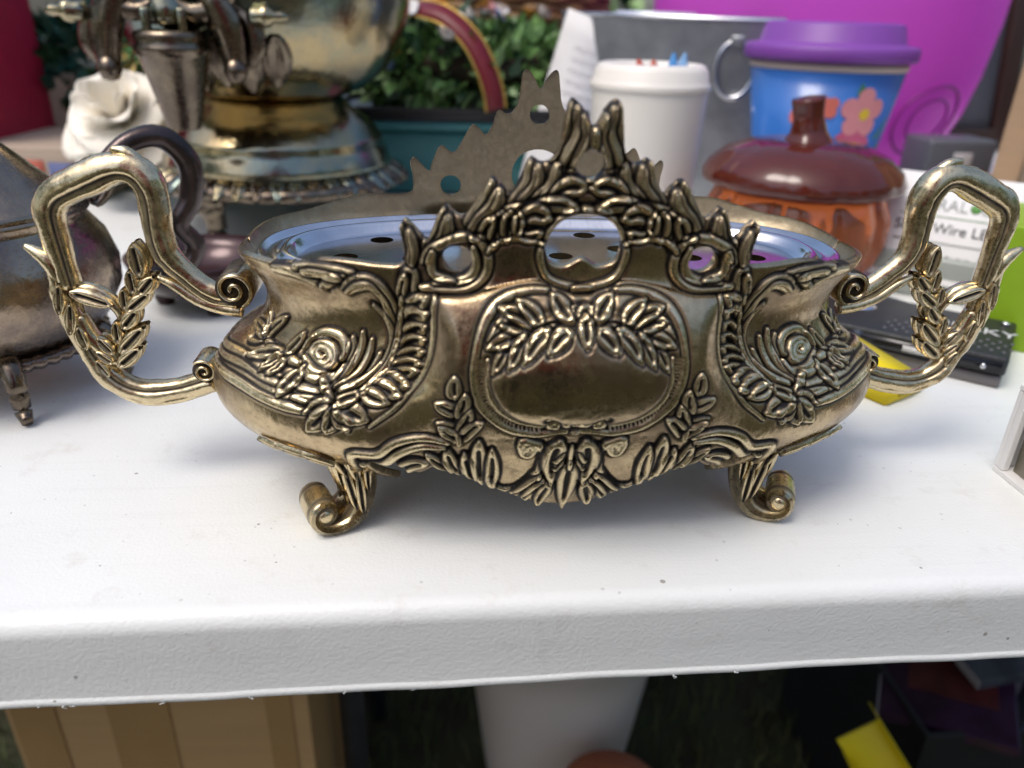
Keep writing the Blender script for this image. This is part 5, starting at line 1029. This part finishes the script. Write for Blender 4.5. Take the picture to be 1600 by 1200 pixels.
def husky():
    b = tag(empty('black_case', (.306, .079, 0), math.atan2(-.632, .775)), 'flat black tool case with white lettering behind the right handle', 'case')
    MB = mat('black_rubber', (.022, .024, .026), .45, bump=.5, bscale=700); MS = mat('dark_metal_edge', (.16, .15, .15), .3, .7)
    link('base', box('base', -.122, 0, .001, .080, 0, .009, .002), MS, b); link('lid', box('lid', -.123, .001, 0, .081, .0092, .022, .0022), MB, b)
    link('trim', box('trim', -.120, -.002, -.0012, -.0002, .0105, .0185), mat('gloss_black', (.01, .01, .012), .15), b)
    link('badge', box('badge', -.060, -.040, -.0022, -.0014, .0125, .0165), M_TX['white'], b); link('stud', lathe('stud', [(0, 0), (.0022, 0), (.0016, .0014), (0, .0018)], 12), M_GALVB, b, (-.012, -.0012, .0145), (R(90), 0, 0))
    link('lettering', text_mesh('lettering', 'HUSKY', .017), M_TX['white'], b, (-.024, .046, .0223), (0, 0, R(0)), smooth=False); link('stud', lathe('stud', [(0, 0), (.0035, 0), (.0025, .002), (0, .0026)], 14), M_GALVB, b, (.0 - .006, .070, .0222))
    for i in range(11):
        for k in range(4): link('grip_dot', GD, None, b, (-.075 + i * .0072 + (k % 2) * .0036, .010 + k * .0065, .0221))
GD = lathe('grip_dot', [(.0014, 0), (.0011, .0006), (0, .0007)], 6, cap=False); GD.materials.append(mat('dot_grey', (.10, .10, .11), .5))
husky()
hx = tag(empty('hexagon_tin', (.262, .178, 0)), 'dark slate hexagonal tin with silver oval boss', 'tin')
link('tin', lathe('tin', [(0, 0), (.050, 0), (.052, .002), (.052, .018), (.050, .020), (0, .020)], 6), mat('slate_lid', (.035, .045, .07), .4, var=.1), hx, smooth=False); link('boss', lathe('boss', [(.010, .0201), (.0095, .0215), (.006, .0235), (0, .0245)], 28, sx=1.1, sy=1.0), mat('silver_boss', (.7, .7, .75), .12, 1.0), hx)
yb = tag(empty('yellow_block', (.222, .092, 0), R(29)), 'bright yellow plastic wedge under the right handle', 'block')
me = pyd('wedge', [(-.020, -.028, 0), (.022, -.028, 0), (.022, .028, 0), (-.020, .028, 0), (-.018, -.026, .017), (.020, -.026, .012), (.020, .026, .022), (-.018, .026, .026)], [(3, 2, 1, 0), (4, 5, 6, 7), (0, 1, 5, 4), (1, 2, 6, 5), (2, 3, 7, 6), (3, 0, 4, 7)])
bm = bmesh.new(); bm.from_mesh(me); bmesh.ops.bevel(bm, geom=bm.edges[:], offset=.0018, segments=2, affect='EDGES'); bm.to_mesh(me); bm.free()
link('wedge', me, mat('yellow_plastic', (.80, .62, .004), .4), yb); link('slot', box('slot', -.008, .010, -.0285, -.0272, .004, .009, .0004), mat('yellow_dark', (.45, .33, .003), .5), yb)
wb = tag(empty('white_window_box', (.2375, -.088, 0)), 'white open sided box at the right end of the table front', 'box')
for nm, a in (('bottom', (0, .16, 0, .075, 0, .003)), ('top', (0, .16, 0, .075, .047, .050)), ('back', (.0003, .1597, .072, .075, .0032, .0468)), ('post', (0, .004, 0, .004, .0032, .0468)), ('post', (0, .004, .068, .0718, .0032, .0468)), ('front', (.0042, .1597, .0003, .003, .0032, .0468))): link(nm, box(nm, *a, .0006), MWB, wb, smooth=False)
link('inner_panel', box('inner_panel', .006, .009, .0042, .0678, .0032, .0468), mat('beige_panel', (.42, .38, .30), .5, var=.25, scale=30), wb)

# ------------------------------------------------------------------ things under the table
kb = carton('taped_carton', 'large brown carton with strips of parcel tape under the table', -.445, -.170, .20, .46, -.741, -.235, mat('kraft_carton', (.55, .335, .145), .75, var=.08, scale=6, stretch=(1, 1, 12)), R(-3))
MT = mat('parcel_tape', (.47, .275, .11), .25, var=.12, scale=12, spec=.6)
for x0, x1 in ((-.132, -.092), (-.046, .010), (.098, .122)): link('tape', box('tape', x0, x1, -.1314, -.1304, .02, .503), MT, kb, smooth=False)
def bucket():
    b = tag(empty('white_bucket', (.098, .40, -.741)), 'white plastic bucket standing under the table', 'bucket'); M = mat('bucket_plastic', (.70, .63, .55), .4, var=.06, scale=4)
    link('shell', lathe('shell', [(0, 0), (.085, 0), (.092, .006), (.098, .06), (.118, .24), (.128, .33), (.134, .332), (.134, .345), (.129, .347), (.131, .40), (.136, .402), (.136, .412), (.128, .412), (.090, .012), (0, .010)], 72), M, b)
    link('rim_band', lathe('rim_band', [(.1345, .300), (.1375, .303), (.1375, .322), (.1345, .325)], 72, cap=False), M, b)
bucket()
pt = tag(empty('terracotta_vase', (.128, .205, -.741)), 'terracotta lidded vase standing in front of the white bucket', 'vase')
link('body', lathe('body', [(0, 0), (.050, 0), (.058, .015), (.068, .08), (.068, .15), (.058, .195), (.042, .212), (.020, .221), (0, .223)], 48), mat('terracotta', (.42, .13, .06), .75, var=.2, scale=12), pt); link('band', lathe('band', [(.0685, .118), (.0705, .122), (.0685, .126)], 48, cap=False), mat('dark_terracotta', (.28, .08, .04), .8), pt)
yc = tag(empty('yellow_channel'), 'yellow plastic U channel leaning in the grass before the crate', 'channel'); MY = mat('yellow_channel', (.75, .60, .005), .4)
zc = Vector((-.197, .174, .29)).normalized(); yv = Vector((.25, .85, -.35)); yv = (yv - zc * yv.dot(zc)).normalized(); mc = Matrix((yv.cross(zc), yv, zc)).transposed().to_4x4(); mc.translation = Vector((.573, .026, -.741)); yc.matrix_world = mc
for a in ((-.024, .024, -.002, .002, 0.012, .385), (-.0255, -.0243, -.030, .002, 0.02, .370), (.0243, .0255, -.030, .002, 0.02, .405)): link('web', box('web', *a, .0004), MY, yc)
cr = tag(empty('black_crate', (.63, .335, -.741)), 'black plastic crate full of disc cases under the table', 'crate'); MB2 = mat('crate_black', (.014, .014, .017), .5)
for a in ((-.17, .17, -.14, -.134, 0, .27), (-.17, .17, .134, .14, 0, .27), (-.17, -.164, -.1338, .1338, 0, .27), (.164, .17, -.1338, .1338, 0, .27), (-.1638, .1638, -.1338, .1338, 0, .008)): link('panel', box('panel', *a, .001), MB2, cr, smooth=False)
DC = [('grey disc case with a pale band lying across the crate', (.10, .11, .13), (.02, .04, .16)), ('disc case with orange and blue cover on the crate', (.16, .06, .03), (.06, .10, .20)), ('tan torn disc case on the crate', (.22, .18, .13), (.30, .25, .18)), ('purple disc case with red corner in the crate', (.05, .02, .05), (.12, .03, .03)), ('black disc case with silver spine in the crate', (.02, .02, .025), (.22, .20, .22))]
for i, ((x, y, z, rx, ry, rz), (lab, c1, c2)) in enumerate(zip([(.60, .335, -.440, 4, -5, 4), (.69, .262, -.456, 6, -4, 12), (.645, .270, -.480, 5, -4, 38), (.540, .285, -.478, 5, -6, -32), (.590, .30, -.476, 4, -4, -50)], DC)):
    d = tag(empty('disc_case', (x, y, z)), lab, 'disc case', 'disc cases in the black crate'); d.rotation_euler = (R(rx), R(ry), R(rz))
    link('cover', box('cover', -.0675, .0675, -.095, .095, 0, .0135, .0015), mat('case_%s' % 'abcde'[i], c1, .25, var=.5, scale=22), d, smooth=False); link('print', box('print', -.04, .05, -.05, .04, .0137, .0143), mat('casep_%s' % 'abcde'[i], c2, .3, var=.5, scale=35), d, smooth=False); link('spine', box('spine', -.0695, -.0678, -.094, .094, .001, .0125), mat('spine_%s' % 'abcde'[i], (.30, .28, .29), .3), d, smooth=False)

# ------------------------------------------------------------------ things out of view, there only as reflections in the silver
def reflection_trees():  # added out of view to give the silver a dark horizon band
    """ring of unseen trees, added for the metal to mirror"""
    n = 15
    for k in range(n):
        a = 2 * math.pi * (k + random.uniform(-.25, .25)) / n; d = random.uniform(10, 15); x, y = d * math.sin(a), -d * math.cos(a); h = random.uniform(4.5, 8); r = random.uniform(1.8, 3.0)
        if k < 1: d = 11
        t = tag(empty('reflection_tree', (x, y, -.74)), 'unseen leafy tree added for reflections in the silver', 'tree', 'unseen trees added for reflections')
        link('trunk', tube('trunk', [(0, 0, -.1), (.1, 0, h * .3), (0, .1, h * .6), (.1, 0, h * .85)], [.22, .17, .12, .04], 10, n=12), M_BARK, t)
        lob = [(random.uniform(-.6, .6) * r, random.uniform(-.6, .6) * r, h * random.uniform(.35, .85), r * random.uniform(.5, .8)) for _ in range(7)]
        def pl():
            c = random.choice(lob); q = np.random.normal(0, 1, 3); q /= np.linalg.norm(q); return np.array(c[:3]) + q * c[3] * random.uniform(.4, 1), q
        foliage('crown', 1500, pl, .38, M_LEAF, t, .7)
M_BARK = mat('bark', (.07, .05, .035), .9, var=.4, scale=8)
reflection_trees()

# the photographer, mirrored in the medallion: red shirt, dark trousers, phone held up in both hands
def photographer():
    p = tag(empty('person', (-.10, -.66, -.741)), 'person in red shirt and dark trousers holding up a phone before the table', 'person')
    J = {'pelvis': (0, 0, .93, .135, .10), 'waist': (0, .0, 1.06, .13, .095), 'chest': (0, -.01, 1.27, .15, .105), 'neck': (0, .0, 1.43, .055, .055), 'jaw': (0, .025, 1.50, .062, .07), 'skull': (0, .02, 1.60, .078, .095), 'crown': (0, .01, 1.665, .06, .075)}
    E_ = [('pelvis', 'waist'), ('waist', 'chest'), ('chest', 'neck'), ('neck', 'jaw'), ('jaw', 'skull'), ('skull', 'crown')]
    tx, ty, tz = .05, .30, .95
    for n, s in (('l', -1), ('r', 1)):
        J.update({n + 'sho': (s * .18, -.01, 1.37, .062, .06), n + 'elb': (s * .25, .03, 1.10, .043, .043), n + 'wri': (s * .12 + tx, ty - .06, tz - .055, .027, .022), n + 'pal': (s * .100 + tx, ty - .02, tz - .03, .036, .018),
                  n + 'hip': (s * .10, 0, .86, .095, .09), n + 'kne': (s * .11, .02, .48, .062, .062), n + 'ank': (s * .115, 0, .09, .043, .043), n + 'toe': (s * .13, .16, .035, .04, .03)})
        E_ += [('chest', n + 'sho'), (n + 'sho', n + 'elb'), (n + 'elb', n + 'wri'), (n + 'wri', n + 'pal'), ('pelvis', n + 'hip'), (n + 'hip', n + 'kne'), (n + 'kne', n + 'ank'), (n + 'ank', n + 'toe')]
        for k in range(5):
            dz = .022 - .013 * k; a, b, c = n + 'f%da' % k, n + 'f%db' % k, n + 'f%dc' % k; th_ = k == 4
            J[a] = (s * .088 + tx, ty - .004, tz - .028 + dz, .0095, .0095); J[b] = (s * .074 + tx, ty + (.010 if not th_ else -.024), tz - .026 + dz * 1.1, .0088, .0088); J[c] = (s * (.052 if not th_ else .058) + tx, ty + (.010 if not th_ else -.026), tz - .024 + dz * 1.15, .008, .008); E_ += [(n + 'pal', a), (a, b), (b, c)]
    K = list(J); me = bpy.data.meshes.new('body'); me.from_pydata([J[k][:3] for k in K], [(K.index(a), K.index(b)) for a, b in E_], []); o = link('body', me, None, p, smooth=False)
    sk = o.modifiers.new('skin', 'SKIN'); sk.use_smooth_shade = True
    for i, k in enumerate(K): me.skin_vertices[0].data[i].radius = J[k][3:5]; me.skin_vertices[0].data[i].use_root = k == 'pelvis'
    o.modifiers.new('sub', 'SUBSURF').levels = 2; o.modifiers['sub'].render_levels = 2
    M = mat('clothes_and_skin', (.4, .05, .05), .7); nt = M.node_tree; b = nt.nodes['Principled BSDF']; tc = node(nt, 'ShaderNodeTexCoord'); sp = node(nt, 'ShaderNodeSeparateXYZ'); nt.links.new(tc.outputs['Object'], sp.inputs[0])
    r = node(nt, 'ShaderNodeValToRGB'); r.color_ramp.interpolation = 'CONSTANT'; mp = node(nt, 'ShaderNodeMath', operation='DIVIDE'); mp.inputs[1].default_value = 2.0; nt.links.new(sp.outputs[2], mp.inputs[0]); nt.links.new(mp.outputs[0], r.inputs[0])
    el = r.color_ramp.elements; el[0].color = (.03, .03, .035, 1); el[1].position = .045; el[1].color = (.02, .022, .035, 1)
    for ps, c in ((.385, (.55, .04, .05, 1)), (.715, (.50, .30, .22, 1)), (.815, (.03, .018, .012, 1))): e = el.new(ps); e.color = c
    arm = node(nt, 'ShaderNodeMath', operation='GREATER_THAN'); arm.inputs[1].default_value = .11; nt.links.new(sp.outputs[1], arm.inputs[0]); hi = node(nt, 'ShaderNodeMath', operation='GREATER_THAN'); hi.inputs[1].default_value = .5; nt.links.new(sp.outputs[2], hi.inputs[0]); an = node(nt, 'ShaderNodeMath', operation='MULTIPLY'); nt.links.new(arm.outputs[0], an.inputs[0]); nt.links.new(hi.outputs[0], an.inputs[1])
    mx = node(nt, 'ShaderNodeMix', data_type='RGBA'); nt.links.new(an.outputs[0], mx.inputs[0]); nt.links.new(r.outputs[0], mx.inputs[6]); mx.inputs[7].default_value = (.50, .30, .22, 1); nt.links.new(mx.outputs[2], b.inputs['Base Color']); o.data.materials.append(M)
    link('hair', lathe('hair', [(.094, -.02), (.098, .03), (.085, .075), (.05, .105), (0, .112)], 24, sx=.92, sy=1.12), mat('dark_hair', (.025, .015, .01), .6), p, (0, .005, 1.595))
    link('nose', lathe('nose', [(.016, 0), (.012, .02), (.006, .045), (0, .05)], 10, sx=.8), mat('skin_nose', (.50, .30, .22), .6), p, (0, .115, 1.54))
    for s in (-1, 1): link('eye', lathe('eye', [(0, -.010), (.010, 0), (0, .010)], 12), mat('eye_dark', (.05, .03, .02), .2), p, (s * .032, .105, 1.59)); link('ear', lathe('ear', [(0, -.03), (.012, -.02), (.014, .01), (.006, .03), (0, .032)], 10, sx=.5, sy=1), mat('skin_ear', (.50, .30, .22), .6), p, (s * .085, .01, 1.57))
    ph = tag(empty('phone'), 'black phone held up in both hands', 'phone'); mw = cam.matrix_world.copy(); mw.translation = mw.translation - fwd * .012; ph.matrix_world = mw
    link('case', box('case', -.075, .075, -.055, .022, -.004, .004, .003), mat('phone_black', (.012, .012, .014), .2), ph)
    for y in (0.012, -.008): link('lens', lathe('lens', [(.007, -.0041), (.0075, -.005), (.005, -.0055), (0, -.0052)], 16), mat('lens_glass', (.01, .01, .02), .05), ph, (-.055, y, 0))
photographer()
